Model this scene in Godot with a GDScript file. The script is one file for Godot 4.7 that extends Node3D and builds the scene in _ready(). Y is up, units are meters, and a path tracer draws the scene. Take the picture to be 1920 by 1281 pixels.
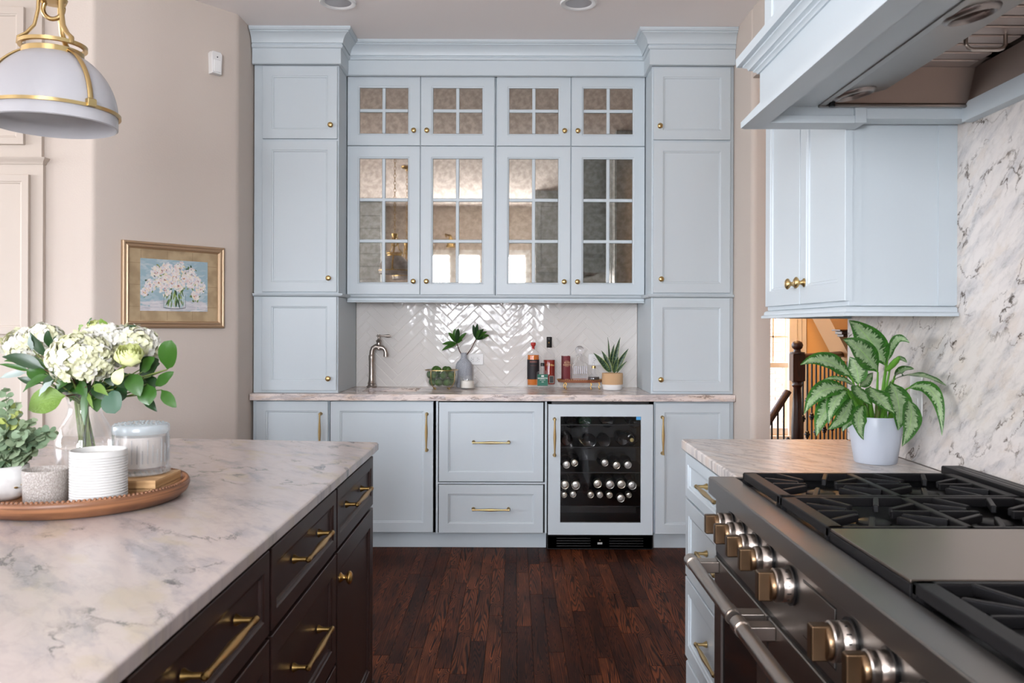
extends Node3D
# A kitchen seen down the aisle between an island and a range, towards a blue-grey bar wall. Metres; the camera stands at x = 0, z = 0 and looks along -z; "d" is distance in front of it.
const LENS := 1600.0
const EYE := 1.31
const CEIL := 3.04
const TOP := 0.914
var M := {}
var used := {}
var rng := RandomNumberGenerator.new()


func px(u: float, d: float) -> float: return (u - 966.0) / LENS * d
func py(v: float, d: float) -> float: return EYE + (612.0 - v) / LENS * d
func at(u: float, v: float, d: float) -> Vector3: return Vector3(px(u, d), py(v, d), -d)


class Geo:
	var v := PackedVector3Array()
	var n := PackedVector3Array()
	var t := PackedVector2Array()
	var xf := Transform3D()

	func tri(a: Vector3, b: Vector3, c: Vector3, na: Vector3, nb: Vector3, nc: Vector3, ua := Vector2.ZERO, ub := Vector2.ZERO, uc := Vector2.ZERO) -> void:
		a = xf * a; b = xf * b; c = xf * c
		na = (xf.basis * na).normalized(); nb = (xf.basis * nb).normalized(); nc = (xf.basis * nc).normalized()
		if (b - a).cross(c - a).dot(na + nb + nc) > 0.0:
			v.append_array([a, c, b]); n.append_array([na, nc, nb]); t.append_array([ua, uc, ub])
		else:
			v.append_array([a, b, c]); n.append_array([na, nb, nc]); t.append_array([ua, ub, uc])

	func quad(a: Vector3, b: Vector3, c: Vector3, d: Vector3, na: Vector3, nb: Vector3, nc: Vector3, nd: Vector3, ua := Vector2.ZERO, ub := Vector2.ZERO, uc := Vector2.ZERO, ud := Vector2.ZERO) -> void:
		tri(a, b, c, na, nb, nc, ua, ub, uc)
		tri(a, c, d, na, nc, nd, ua, uc, ud)

	func flat(a: Vector3, b: Vector3, c: Vector3, d: Vector3, nn: Vector3) -> void:
		var f := func(p: Vector3) -> Vector2:
			var m := nn.abs()
			return Vector2(p.z, p.y) if m.x > m.y and m.x > m.z else Vector2(p.x, p.z) if m.y > m.z else Vector2(p.x, p.y)
		quad(a, b, c, d, nn, nn, nn, nn, f.call(a), f.call(b), f.call(c), f.call(d))

	func box(c: Vector3, s: Vector3, b := 0.0) -> Geo:
		var h := s.abs() / 2.0
		b = minf(b, minf(h.x, minf(h.y, h.z)) * 0.9)
		var pt := func(sg: Vector3, ax: int) -> Vector3:
			var q := Vector3(sg.x * (h.x - b), sg.y * (h.y - b), sg.z * (h.z - b))
			q[ax] = sg[ax] * h[ax]
			return c + q
		for ax in 3:
			var a1 := (ax + 1) % 3
			var a2 := (ax + 2) % 3
			for sg in [-1.0, 1.0]:
				var nn := Vector3.ZERO
				nn[ax] = sg
				var q := []
				for k in [[-1, -1], [1, -1], [1, 1], [-1, 1]]:
					var e := Vector3.ZERO
					e[ax] = sg; e[a1] = k[0]; e[a2] = k[1]
					q.append(pt.call(e, ax))
				flat(q[0], q[1], q[2], q[3], nn)
			if b > 0.0:
				for s1 in [-1.0, 1.0]:
					for s2 in [-1.0, 1.0]:
						var e0 := Vector3.ZERO
						e0[ax] = -1.0; e0[a1] = s1; e0[a2] = s2
						var e1 := e0
						e1[ax] = 1.0
						var n1 := Vector3.ZERO
						n1[a1] = s1
						var n2 := Vector3.ZERO
						n2[a2] = s2
						quad(pt.call(e0, a1), pt.call(e1, a1), pt.call(e1, a2), pt.call(e0, a2), n1, n1, n2, n2)
		if b > 0.0:
			for sx in [-1.0, 1.0]:
				for sy in [-1.0, 1.0]:
					for sz in [-1.0, 1.0]:
						var e := Vector3(sx, sy, sz)
						tri(pt.call(e, 0), pt.call(e, 1), pt.call(e, 2), Vector3(sx, 0, 0), Vector3(0, sy, 0), Vector3(0, 0, sz))
		return self

	# box by its extremes
	func span(x0: float, x1: float, y0: float, y1: float, z0: float, z1: float, b := 0.0) -> Geo:
		return box(Vector3(x0 + x1, y0 + y1, z0 + z1) / 2.0, Vector3(x1 - x0, y1 - y0, z1 - z0), b)

	# normals along a profile: per segment start and end, smooth where it bends little
	static func bend(p: PackedVector2Array, closed := false) -> Array:
		var seg := []
		var k := p.size() if closed else p.size() - 1
		for i in k:
			var e := p[(i + 1) % p.size()] - p[i]
			seg.append(Vector2(e.y, -e.x).normalized())
		var out := []
		for i in k:
			var a: Vector2 = seg[i]
			var b: Vector2 = seg[i]
			if (i > 0 or closed) and seg[(i - 1 + k) % k].dot(seg[i]) > 0.6:
				a = (seg[(i - 1 + k) % k] + seg[i]).normalized()
			if (i < k - 1 or closed) and seg[(i + 1) % k].dot(seg[i]) > 0.6:
				b = (seg[(i + 1) % k] + seg[i]).normalized()
			out.append([a, b])
		return out

	# profile of (radius, height), drawn upwards with the outside to its right
	func lathe(p: PackedVector2Array, segs := 32, wave := 0.0, waves := 0, aspect := 1.0) -> Geo:
		var nn := bend(p)
		var run := 0.0
		for i in p.size() - 1:
			var nxt := run + p[i].distance_to(p[i + 1])
			for k in segs:
				var a0 := TAU * k / segs
				var a1 := TAU * (k + 1) / segs
				var w0 := 1.0 + wave * cos(a0 * waves)
				var w1 := 1.0 + wave * cos(a1 * waves)
				var d0 := Vector3(cos(a0), 0, sin(a0) * aspect)
				var d1 := Vector3(cos(a1), 0, sin(a1) * aspect)
				var f := func(d: Vector3, w: float, q: Vector2) -> Vector3: return d * q.x * w + Vector3(0, q.y, 0)
				var m := func(d: Vector3, q: Vector2) -> Vector3: return Vector3(d.x * q.x, q.y, d.z * q.x)
				quad(f.call(d0, w0, p[i]), f.call(d1, w1, p[i]), f.call(d1, w1, p[i + 1]), f.call(d0, w0, p[i + 1]), m.call(d0, nn[i][0]), m.call(d1, nn[i][0]), m.call(d1, nn[i][1]), m.call(d0, nn[i][1]),
					Vector2(float(k) / segs, run), Vector2(float(k + 1) / segs, run), Vector2(float(k + 1) / segs, nxt), Vector2(float(k) / segs, nxt))
			run = nxt
		return self

	func ball(c: Vector3, r: float, segs := 12, sy := 1.0) -> Geo:
		var p := PackedVector2Array()
		var rows := maxi(4, segs / 2)
		for i in rows + 1:
			var a := -PI / 2 + PI * i / rows
			p.append(Vector2(maxf(cos(a), 0.0) * r, sin(a) * r * sy))
		var keep := xf
		xf = xf * Transform3D(Basis(), c)
		lathe(p, segs)
		xf = keep
		return self

	# points with one radius or one each; flatten squeezes the section along its second axis
	func tube(p: Array, r: Variant, segs := 8, caps := true, flatten := 1.0, up := Vector3.ZERO) -> Geo:
		var rings := []
		var norms := []
		var u := up
		var run := 0.0
		for i in p.size():
			var d: Vector3 = (p[mini(i + 1, p.size() - 1)] - p[maxi(i - 1, 0)]).normalized()
			if u == Vector3.ZERO:
				u = Vector3.UP if absf(d.y) < 0.9 else Vector3.RIGHT
			u = (u - d * u.dot(d)).normalized()
			var w := d.cross(u)
			var rad: float = r[i] if r is Array else r
			var ring := []
			var nr := []
			for k in segs:
				var a := TAU * k / segs
				ring.append(p[i] + (u * cos(a) * flatten + w * sin(a)) * rad)
				nr.append((u * cos(a) / flatten + w * sin(a)).normalized())
			rings.append(ring)
			norms.append(nr)
		for i in p.size() - 1:
			var nxt: float = run + (p[i + 1] - p[i]).length()
			for k in segs:
				var q := (k + 1) % segs
				quad(rings[i][k], rings[i][q], rings[i + 1][q], rings[i + 1][k], norms[i][k], norms[i][q], norms[i + 1][q], norms[i + 1][k],
					Vector2(float(k) / segs, run), Vector2(float(k + 1) / segs, run), Vector2(float(k + 1) / segs, nxt), Vector2(float(k) / segs, nxt))
			run = nxt
		if caps:
			for e in [0, p.size() - 1]:
				var d: Vector3 = (p[0] - p[1]).normalized() if e == 0 else (p[-1] - p[-2]).normalized()
				for k in segs:
					tri(p[e], rings[e][k], rings[e][(k + 1) % segs], d, d, d)
		return self

	# outline in x-y extruded from z0 to z1
	func prism(poly: PackedVector2Array, z0: float, z1: float, b := 0.0) -> Geo:
		var mid := Vector2.ZERO
		for q in poly:
			mid += q / poly.size()
		if not Geometry2D.is_polygon_clockwise(poly):
			poly = poly.duplicate(); poly.reverse()
		poly.reverse()
		var nn := bend(poly, true)
		var inner := poly
		if b > 0.0:
			inner = PackedVector2Array()
			for i in poly.size():
				var e := (nn[i][0] as Vector2)
				var f := (nn[(i - 1 + poly.size()) % poly.size()][1] as Vector2)
				inner.append(poly[i] - (e + f) / (1.0 + maxf(e.dot(f), -0.5)) * b)
		var tris := Geometry2D.triangulate_polygon(inner)
		for k in range(0, tris.size(), 3):
			for zz in [[z0, -1.0], [z1, 1.0]]:
				var w := Vector3(0, 0, zz[1])
				var a := inner[tris[k]]; var c := inner[tris[k + 1]]; var e := inner[tris[k + 2]]
				tri(Vector3(a.x, a.y, zz[0]), Vector3(c.x, c.y, zz[0]), Vector3(e.x, e.y, zz[0]), w, w, w, a, c, e)
		for i in poly.size():
			var a := poly[i]
			var c := poly[(i + 1) % poly.size()]
			var na := Vector3(nn[i][0].x, nn[i][0].y, 0)
			var nc := Vector3(nn[i][1].x, nn[i][1].y, 0)
			quad(Vector3(a.x, a.y, z0 + b), Vector3(c.x, c.y, z0 + b), Vector3(c.x, c.y, z1 - b), Vector3(a.x, a.y, z1 - b), na, nc, nc, na, a, c, c, a)
			if b > 0.0:
				var ia := inner[i]
				var ic := inner[(i + 1) % poly.size()]
				for zz in [[z0, z0 + b, -1.0], [z1, z1 - b, 1.0]]:
					var w := Vector3(0, 0, zz[2])
					quad(Vector3(ia.x, ia.y, zz[0]), Vector3(ic.x, ic.y, zz[0]), Vector3(c.x, c.y, zz[1]), Vector3(a.x, a.y, zz[1]), w, w, nc, na, ia, ic, c, a)
		return self

	# rectangular frame w x h: profile points (inset from the outer edge, z)
	func ring(w: float, h: float, p: PackedVector2Array) -> Geo:
		for i in p.size() - 1:
			var q := []
			for k in [i, i + 1]:
				var x := w / 2 - p[k].x
				var y := h / 2 - p[k].x
				q.append([Vector3(-x, -y, p[k].y), Vector3(x, -y, p[k].y), Vector3(x, y, p[k].y), Vector3(-x, y, p[k].y)])
			var e := p[i + 1] - p[i]
			var nn := Vector2(-e.y, e.x).normalized()
			var outs := [Vector3(0, -1, 0), Vector3(1, 0, 0), Vector3(0, 1, 0), Vector3(-1, 0, 0)]
			for s in 4:
				var s2 := (s + 1) % 4
				flat(q[0][s], q[0][s2], q[1][s2], q[1][s], (-outs[s] * nn.x + Vector3(0, 0, nn.y)).normalized())
		return self

	# moulding along a path on the plan; the profile is (outwards, height), outwards is to the right hand of one who walks the path head down
	func sweep(path: Array, p: PackedVector2Array) -> Geo:
		var outs := []
		for i in path.size():
			var d0: Vector3 = (path[i] - path[maxi(i - 1, 0)]).normalized()
			var d1: Vector3 = (path[mini(i + 1, path.size() - 1)] - path[i]).normalized()
			if d0 == Vector3.ZERO: d0 = d1
			if d1 == Vector3.ZERO: d1 = d0
			var o0 := Vector3(-d0.z, 0, d0.x)
			var o1 := Vector3(-d1.z, 0, d1.x)
			outs.append((o0 + o1) / (1.0 + o0.dot(o1)))
		var nn := bend(p)
		for i in path.size() - 1:
			var d: Vector3 = (path[i + 1] - path[i]).normalized()
			var o := Vector3(-d.z, 0, d.x)
			for k in p.size() - 1:
				var n0: Vector3 = o * nn[k][0].x + Vector3(0, nn[k][0].y, 0)
				var n1: Vector3 = o * nn[k][1].x + Vector3(0, nn[k][1].y, 0)
				var f := func(j: int, q: Vector2) -> Vector3: return path[j] + outs[j] * q.x + Vector3(0, q.y, 0)
				quad(f.call(i, p[k]), f.call(i + 1, p[k]), f.call(i + 1, p[k + 1]), f.call(i, p[k + 1]), n0, n0, n1, n1)
		for e in [0, path.size() - 1]:
			var d: Vector3 = (path[0] - path[1]) if e == 0 else (path[-1] - path[-2])
			var tris := Geometry2D.triangulate_polygon(p)
			for k in range(0, tris.size(), 3):
				var q := []
				for j in 3:
					q.append(path[e] + outs[e] * p[tris[k + j]].x + Vector3(0, p[tris[k + j]].y, 0))
				tri(q[0], q[1], q[2], d, d, d)
		return self

	# a leaf along the curve a-b-c; side is its facing; folded along the midrib; shape 0 lance, 1 oval, 2 round
	func leaf(a: Vector3, b: Vector3, c: Vector3, w: float, face: Vector3, fold := 0.2, shape := 0, rows := 10, ruffle := 0.0, stalk := 0.08) -> Geo:
		var pts := []
		var nrm := []
		for i in rows + 1:
			var k := float(i) / rows
			var p := a.lerp(b, k).lerp(b.lerp(c, k), k)
			var d := (b - a).lerp(c - b, k).normalized()
			var s := d.cross(face).normalized()
			var f := s.cross(d).normalized()
			var e := clampf((k - stalk) / (1.0 - stalk), 0.0, 1.0)
			var half: float = [pow(sin(PI * pow(e, 0.75)), 0.9) * (1.0 - 0.25 * e), pow(sin(PI * pow(e, 0.85)), 0.75), pow(maxf(0.0, 1.0 - pow(2.0 * e - 1.0, 2.0)), 0.5)][shape] * w / 2 + 0.0006
			var row := []
			var nr := []
			for j in 5:
				var x := (j - 2) / 2.0
				row.append(p + s * x * half + f * (absf(x) * half * fold + ruffle * sin(k * 17.0 + j * 2.0) * absf(x)))
				nr.append((f - s * signf(x) * fold).normalized() if j != 2 else f)
			pts.append(row)
			nrm.append(nr)
		for i in rows:
			for j in 4:
				quad(pts[i][j], pts[i][j + 1], pts[i + 1][j + 1], pts[i + 1][j], nrm[i][j], nrm[i][j + 1], nrm[i + 1][j + 1], nrm[i + 1][j],
					Vector2(j / 4.0, 1.0 - float(i) / rows), Vector2((j + 1) / 4.0, 1.0 - float(i) / rows), Vector2((j + 1) / 4.0, 1.0 - float(i + 1) / rows), Vector2(j / 4.0, 1.0 - float(i + 1) / rows))
		return self

	func uvmap(f: Callable) -> Geo:
		for i in v.size():
			t[i] = f.call(v[i])
		return self

	func mesh() -> ArrayMesh:
		var a := []
		a.resize(Mesh.ARRAY_MAX)
		a[Mesh.ARRAY_VERTEX] = v
		a[Mesh.ARRAY_NORMAL] = n
		a[Mesh.ARRAY_TEX_UV] = t
		var m := ArrayMesh.new()
		m.add_surface_from_arrays(Mesh.PRIMITIVE_TRIANGLES, a)
		return m


func pv(a: Array) -> PackedVector2Array:
	var p := PackedVector2Array()
	for i in range(0, a.size(), 2):
		p.append(Vector2(a[i], a[i + 1]))
	return p


func put(parent: Node, o: Node3D, called: String) -> Node3D:
	var key := "%d/%s" % [parent.get_instance_id(), called]
	var k: int = used.get(key, 0)
	used[key] = k + 1
	o.name = called if k == 0 else "%s_%03d" % [called, k]
	parent.add_child(o, true)
	return o


func tag(o: Node3D, label: String, category: String, group := "") -> Node3D:
	o.set_meta("label", label)
	o.set_meta("category", category)
	if group: o.set_meta("group", group)
	return o


func thing(called: String, label: String, category: String, where := Vector3.ZERO, group := "") -> Node3D:
	var o := Node3D.new()
	put(self, o, called)
	o.position = where
	return tag(o, label, category, group)


# a mesh under parent; shapes of a thing are given in its own axes, or in the room's with world = true
func part(parent: Node3D, called: String, g: Variant, m: Material, where := Vector3.ZERO, world := false) -> MeshInstance3D:
	var o := MeshInstance3D.new()
	o.mesh = g.mesh() if g is Geo else g
	o.material_override = m
	put(parent, o, called)
	o.position = where
	if world:
		var p: Node = parent
		while p != self:
			o.position -= p.position
			p = p.get_parent()
	return o


func struct(called: String, g: Geo, m: Material, parent: Node3D = self) -> MeshInstance3D:
	var o := part(parent, called, g, m)
	if parent == self: o.set_meta("kind", "structure")
	return o


func copy(o: Node3D, called: String, label: String) -> Node3D:
	var c: Node3D = o.duplicate()
	put(self, c, called)
	c.set_meta("label", label)
	return c


func mat(c: Color, rough := 0.5, metal := 0.0) -> StandardMaterial3D:
	var m := StandardMaterial3D.new()
	m.albedo_color = c
	m.roughness = rough
	m.metallic = metal
	return m


func rgb(r: int, g: int, b: int) -> Color: return Color8(r, g, b)


func glass(tint: Color, alpha := 0.06) -> StandardMaterial3D:
	var m := mat(Color(tint.r, tint.g, tint.b, alpha), 0.02)
	m.transparency = BaseMaterial3D.TRANSPARENCY_ALPHA
	return m


# grey noise as bytes; stretched along x and y by whole factors
func noise(w: int, h: int, freq: float, sd: int, octaves := 4, sx := 1, sy := 1, warp := 0.0) -> PackedByteArray:
	var f := FastNoiseLite.new()
	f.seed = sd
	f.frequency = freq
	f.noise_type = FastNoiseLite.TYPE_SIMPLEX_SMOOTH
	f.fractal_octaves = octaves
	if warp > 0.0:
		f.domain_warp_enabled = true
		f.domain_warp_amplitude = warp
		f.domain_warp_frequency = freq * 1.3
	var im := f.get_seamless_image(w / sx, h / sy, false, false, 0.15, true)
	if sx > 1 or sy > 1: im.resize(w, h, Image.INTERPOLATE_CUBIC)
	return im.get_data()


func tex(w: int, h: int, data: PackedByteArray, format := Image.FORMAT_RGB8) -> ImageTexture:
	return ImageTexture.create_from_image(Image.create_from_data(w, h, false, format, data))


# stone with clouds, warm patches and veins; all long features run along u
func marble(w: int, h: int, sd: int, base: Color, cloud: Color, warm: Color, vein: Color, o: Dictionary) -> ImageTexture:
	var ca := noise(w, h, o.get("f", 0.006), sd, 5, o.get("sx", 2), 1, o.get("warp", 60.0))
	var cb := noise(w, h, o.get("f", 0.006) * 0.8, sd + 7, 3, 2, 1, 40.0)
	var cc := noise(w, h, o.get("vf", 0.004), sd + 13, 4, 2, 1, o.get("vwarp", 90.0))
	var cd := noise(w, h, o.get("mf", 0.004), sd + 23, 3, 1, 1, 30.0)
	var ce := noise(w, h, 0.03, sd + 31, 4, o.get("fine", 4), 1, 20.0)
	var cg := noise(w, h, o.get("vf", 0.004) * 2.6, sd + 41, 4, 2, 1, o.get("vwarp", 90.0) * 0.6)
	var lg := PackedFloat32Array()
	var la := PackedFloat32Array(); var lb := PackedFloat32Array(); var lc := PackedFloat32Array(); var ld := PackedFloat32Array()
	for i in 256:
		var x := i / 255.0
		la.append(smoothstep(o.get("c0", 0.42), o.get("c1", 0.72), x) * o.get("cloud", 0.8))
		lb.append(smoothstep(0.58, 0.8, x) * o.get("warm", 0.6))
		lg.append(pow(maxf(0.0, 1.0 - absf(x - 0.5) * 7.0), 2.0) * o.get("hair", 0.35))
		lc.append(pow(maxf(0.0, 1.0 - absf(x - 0.5) * o.get("thin", 14.0)), 1.5))
		ld.append(smoothstep(o.get("m0", 0.5), o.get("m1", 0.75), x) * o.get("vein", 0.8))
	var out := PackedByteArray()
	out.resize(w * h * 3)
	var b3 := [base.r8, base.g8, base.b8]
	for i in w * h:
		var fine := (ce[i] - 128) / 128.0 * float(o.get("grain", 0.1))
		var a := clampf(la[ca[i]] + fine, 0.0, 1.0)
		var b := lb[cb[i]]
		var k := minf(1.0, maxf(lc[cc[i]] * ld[cd[i]] * (1.0 + 3.0 * fine), lg[cg[i]] * (0.25 + a)))
		var r := lerpf(lerpf(lerpf(base.r8, cloud.r8, a), warm.r8, b), vein.r8, k)
		var g := lerpf(lerpf(lerpf(base.g8, cloud.g8, a), warm.g8, b), vein.g8, k)
		var bl := lerpf(lerpf(lerpf(base.b8, cloud.b8, a), warm.b8, b), vein.b8, k)
		out[i * 3] = int(r); out[i * 3 + 1] = int(g); out[i * 3 + 2] = int(bl)
	return tex(w, h, out)


func ramp(w: int, h: int, sd: int, freq: float, lo: Color, hi: Color, octaves := 4, sx := 1, sy := 1, a0 := 0.2, a1 := 0.8) -> ImageTexture:
	var c := noise(w, h, freq, sd, octaves, sx, sy)
	var out := PackedByteArray()
	out.resize(w * h * 3)
	for i in w * h:
		var k := smoothstep(a0, a1, c[i] / 255.0)
		out[i * 3] = int(lerpf(lo.r8, hi.r8, k)); out[i * 3 + 1] = int(lerpf(lo.g8, hi.g8, k)); out[i * 3 + 2] = int(lerpf(lo.b8, hi.b8, k))
	return tex(w, h, out)


# oak: contour lines of a stretched noise are the cathedrals of the grain, which runs along v
func oak(w: int, h: int, sd: int, dark: Color, light: Color, lines: float) -> ImageTexture:
	var c := noise(w, h, 0.014, sd, 1, 1, 16)
	var p := noise(w, h, 0.25, sd + 3, 3, 1, 32)
	var s := noise(w, h, 0.006, sd + 9, 2, 1, 4)
	var out := PackedByteArray()
	out.resize(w * h * 3)
	for i in w * h:
		var k := fposmod(c[i] / 255.0 * lines + float(i % w) / w * 2.0, 1.0)
		k = smoothstep(0.0, 0.55, k) * (1.0 - smoothstep(0.85, 1.0, k))
		k = clampf(k * 0.75 + (p[i] - 110) / 255.0 * 0.5 + (s[i] - 128) / 255.0 * 0.5, 0.0, 1.0)
		out[i * 3] = int(lerpf(dark.r8, light.r8, k)); out[i * 3 + 1] = int(lerpf(dark.g8, light.g8, k)); out[i * 3 + 2] = int(lerpf(dark.b8, light.b8, k))
	return tex(w, h, out)


func tri(m: StandardMaterial3D, scale: Vector3, world := false) -> StandardMaterial3D:
	m.uv1_triplanar = true
	m.uv1_world_triplanar = world
	m.uv1_scale = scale
	return m


func normal(m: StandardMaterial3D, freq: float, strength: float, sd := 3, size := 256, octaves := 3) -> StandardMaterial3D:
	var f := FastNoiseLite.new()
	f.seed = sd; f.frequency = freq; f.fractal_octaves = octaves
	var im := f.get_seamless_image(size, size, false, false, 0.1, true)
	im.bump_map_to_normal_map(strength)
	m.normal_enabled = true
	m.normal_texture = ImageTexture.create_from_image(im)
	return m


func _ready() -> void:
	rng.seed = 7
	# camera: level, with a shifted lens
	var cam := Camera3D.new()
	cam.name = "camera"
	cam.projection = Camera3D.PROJECTION_FRUSTUM
	cam.keep_aspect = Camera3D.KEEP_HEIGHT
	cam.near = 0.05
	cam.far = 100.0
	cam.size = 1281.0 / LENS * 0.05
	cam.frustum_offset = Vector2(-6.0, -28.5) / LENS * 0.05
	cam.position = Vector3(0, EYE, 0)
	cam.rotation.z = 0.003
	var shot := CameraAttributesPhysical.new()
	shot.frustum_focal_length = 30.0
	shot.frustum_focus_distance = 4.6
	shot.exposure_aperture = 9.0
	cam.attributes = shot
	add_child(cam)
	cam.current = true
	# daylight
	var e := Environment.new()
	e.background_mode = Environment.BG_SKY
	var ps := ProceduralSkyMaterial.new()
	ps.sky_top_color = rgb(190, 208, 235)
	ps.sky_horizon_color = rgb(240, 242, 245)
	ps.ground_bottom_color = rgb(120, 118, 110)
	ps.ground_horizon_color = rgb(225, 225, 220)
	e.sky = Sky.new()
	e.sky.sky_material = ps
	e.background_energy_multiplier = 8.0
	e.tonemap_mode = Environment.TONE_MAPPER_LINEAR
	e.tonemap_exposure = 1.2
	e.sdfgi_enabled = true
	e.ssao_enabled = true
	e.ssil_enabled = true
	var we := WorldEnvironment.new()
	we.name = "environment"
	we.environment = e
	add_child(we)
	var day := rgb(243, 246, 255)
	# windows behind the camera, then the tall windows of the left wall
	for x in [-1.09, -0.70, -0.04]:
		daylight(Vector3(x, 1.74, 1.86), Vector2(0.34, 1.16), 0.0, 6.4, day)
	for z in [-2.9, -0.9]:
		daylight(Vector3(-7.04, 1.65, z), Vector2(1.7, 1.75), -PI / 2, 9.0, day)
	daylight(Vector3(-4.7, 1.45, 1.86), Vector2(2.0, 2.2), 0.0, 3.5, day)
	materials()
	room()
	hall()
	behind()
	bar_wall()
	bar_top()
	left_wall()
	island()
	island_things()
	range_run()
	range_cooker()
	hood()
	potted_plant()


func daylight(where: Vector3, size: Vector2, turn: float, energy: float, c: Color) -> void:
	var l := AreaLight3D.new()
	l.name = "window_daylight"
	l.area_size = size
	l.position = where
	l.rotation.y = turn
	l.light_color = c
	l.light_energy = energy
	l.shadow_enabled = true
	l.set("area_range", 20.0)
	add_child(l, true)


func materials() -> void:
	M.paint = mat(rgb(199, 209, 214), 0.42)
	M.paint_panel = M.paint
	M.wall = normal(tri(mat(rgb(211, 199, 188), 0.85), Vector3.ONE * 3.0, true), 0.12, 0.2)
	M.ceiling = mat(rgb(248, 241, 237), 0.9)
	M.beige = mat(rgb(196, 184, 172), 0.5)
	M.trim = mat(rgb(232, 229, 224), 0.45)
	M.dark_gap = mat(rgb(26, 26, 27), 0.7)
	M.brass = mat(rgb(200, 172, 120), 0.3, 1.0)
	M.bronze = mat(rgb(188, 152, 92), 0.32, 1.0)
	M.steel = mat(rgb(146, 141, 136), 0.34, 1.0)
	M.nickel = mat(rgb(182, 172, 163), 0.3, 1.0)
	M.iron = mat(rgb(22, 21, 22), 0.42)
	M.iron.metallic_specular = 0.3
	M.black = mat(rgb(12, 12, 13), 0.35)
	M.espresso = mat(rgb(48, 28, 23), 0.4)
	M.glass = glass(Color(0.95, 0.97, 0.97), 0.025)
	var mirror := tri(mat(Color.WHITE, 0.02, 1.0), Vector3.ONE * 2.2, true)
	mirror.albedo_texture = ramp(512, 512, 11, 0.02, rgb(166, 157, 145), rgb(196, 187, 175), 5, 1, 1, 0.0, 1.0)
	M.mirror = mirror
	M.island_stone = mat(Color.WHITE, 0.22)
	M.island_stone.albedo_texture = marble(1280, 1280, 41, rgb(192, 179, 173), rgb(146, 144, 150), rgb(186, 171, 146), rgb(72, 72, 76), {"f": 0.009, "sx": 3, "cloud": 0.55, "c0": 0.4, "c1": 0.9, "vein": 0.6, "vf": 0.005, "m0": 0.45, "m1": 0.75, "thin": 22.0, "grain": 0.28, "warm": 0.45, "warp": 70.0, "hair": 0.2})
	M.bar_stone = mat(Color.WHITE, 0.2)
	M.bar_stone.albedo_texture = marble(768, 768, 51, rgb(236, 222, 214), rgb(188, 180, 180), rgb(224, 202, 184), rgb(116, 98, 88), {"f": 0.012, "vf": 0.01, "mf": 0.008, "cloud": 0.7, "vein": 0.9, "m0": 0.4, "m1": 0.65})
	M.range_stone = mat(Color.WHITE, 0.3)
	M.range_stone.albedo_texture = marble(768, 768, 61, rgb(222, 214, 207), rgb(178, 172, 168), rgb(214, 196, 180), rgb(120, 108, 104), {"f": 0.012, "vf": 0.02, "mf": 0.008, "cloud": 0.6, "vein": 0.7, "fine": 8, "warp": 14.0, "vwarp": 10.0, "m0": 0.35, "m1": 0.65})
	M.slab_stone = mat(Color.WHITE, 0.2)
	M.slab_stone.albedo_texture = marble(1024, 1024, 71, rgb(216, 209, 203), rgb(172, 170, 172), rgb(208, 194, 180), rgb(84, 74, 66), {"f": 0.022, "sx": 4, "vf": 0.011, "mf": 0.005, "cloud": 0.5, "c0": 0.45, "c1": 0.95, "hair": 0.22, "vein": 0.9, "m0": 0.36, "m1": 0.66, "thin": 26.0, "grain": 0.35, "warp": 20.0, "vwarp": 34.0, "warm": 0.4})
	M.planks = []
	for k in 4:
		var w := mat(Color.WHITE, 0.42)
		w.metallic_specular = 0.15
		w.albedo_texture = oak(128, 1024, 80 + k, rgb(20, 10, 7), [rgb(118, 64, 38), rgb(104, 54, 32), rgb(128, 70, 42), rgb(82, 42, 26)][k], 7.0 + 2.0 * k)
		w.heightmap_enabled = false
		M.planks.append(w)
	M.tile = normal(tri(mat(rgb(222, 218, 213), 0.1), Vector3.ONE * 2.3), 0.022, 0.7, 21, 256, 2)
	M.tile.metallic_specular = 0.36
	M.grout = mat(rgb(228, 224, 218), 0.9)
	M.white = mat(rgb(236, 235, 233), 0.4)
	M.opal = mat(rgb(192, 191, 194), 0.12)
	M.opal.backlight_enabled = true
	M.opal.backlight = rgb(180, 180, 180)
	M.leaf = mat(rgb(48, 88, 28), 0.36)
	M.leaf.backlight_enabled = true
	M.leaf.backlight = rgb(56, 92, 22)
	M.leaf_dark = mat(rgb(30, 58, 28), 0.36)
	M.leaf_dark.backlight_enabled = true
	M.leaf_dark.backlight = rgb(30, 54, 18)
	M.leaf_pale = mat(rgb(108, 138, 58), 0.5)
	M.leaf_pale.backlight_enabled = true
	M.leaf_pale.backlight = rgb(120, 150, 60)
	M.leaf_grey = mat(rgb(128, 142, 112), 0.6)
	M.stem = mat(rgb(104, 118, 56), 0.5)
	M.twig = mat(rgb(84, 52, 36), 0.7)
	M.soil = mat(rgb(62, 44, 32), 0.95)
	M.orange = mat(rgb(222, 182, 126), 0.8)
	M.walnut = tri(mat(Color.WHITE, 0.35), Vector3(6, 1.2, 6))
	M.walnut.albedo_texture = oak(128, 512, 90, rgb(26, 12, 8), rgb(60, 29, 17), 8.0)
	M.acacia = tri(mat(Color.WHITE, 0.45), Vector3(1.6, 12, 1.6))
	M.acacia.albedo_texture = ramp(256, 256, 33, 0.02, rgb(92, 58, 38), rgb(152, 104, 70), 4, 4, 1)
	M.pine = tri(mat(Color.WHITE, 0.5), Vector3(2, 14, 2))
	M.pine.albedo_texture = ramp(256, 256, 34, 0.03, rgb(176, 136, 90), rgb(206, 168, 122), 4, 8, 1)


# ---- the room -------------------------------------------------------------

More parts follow.
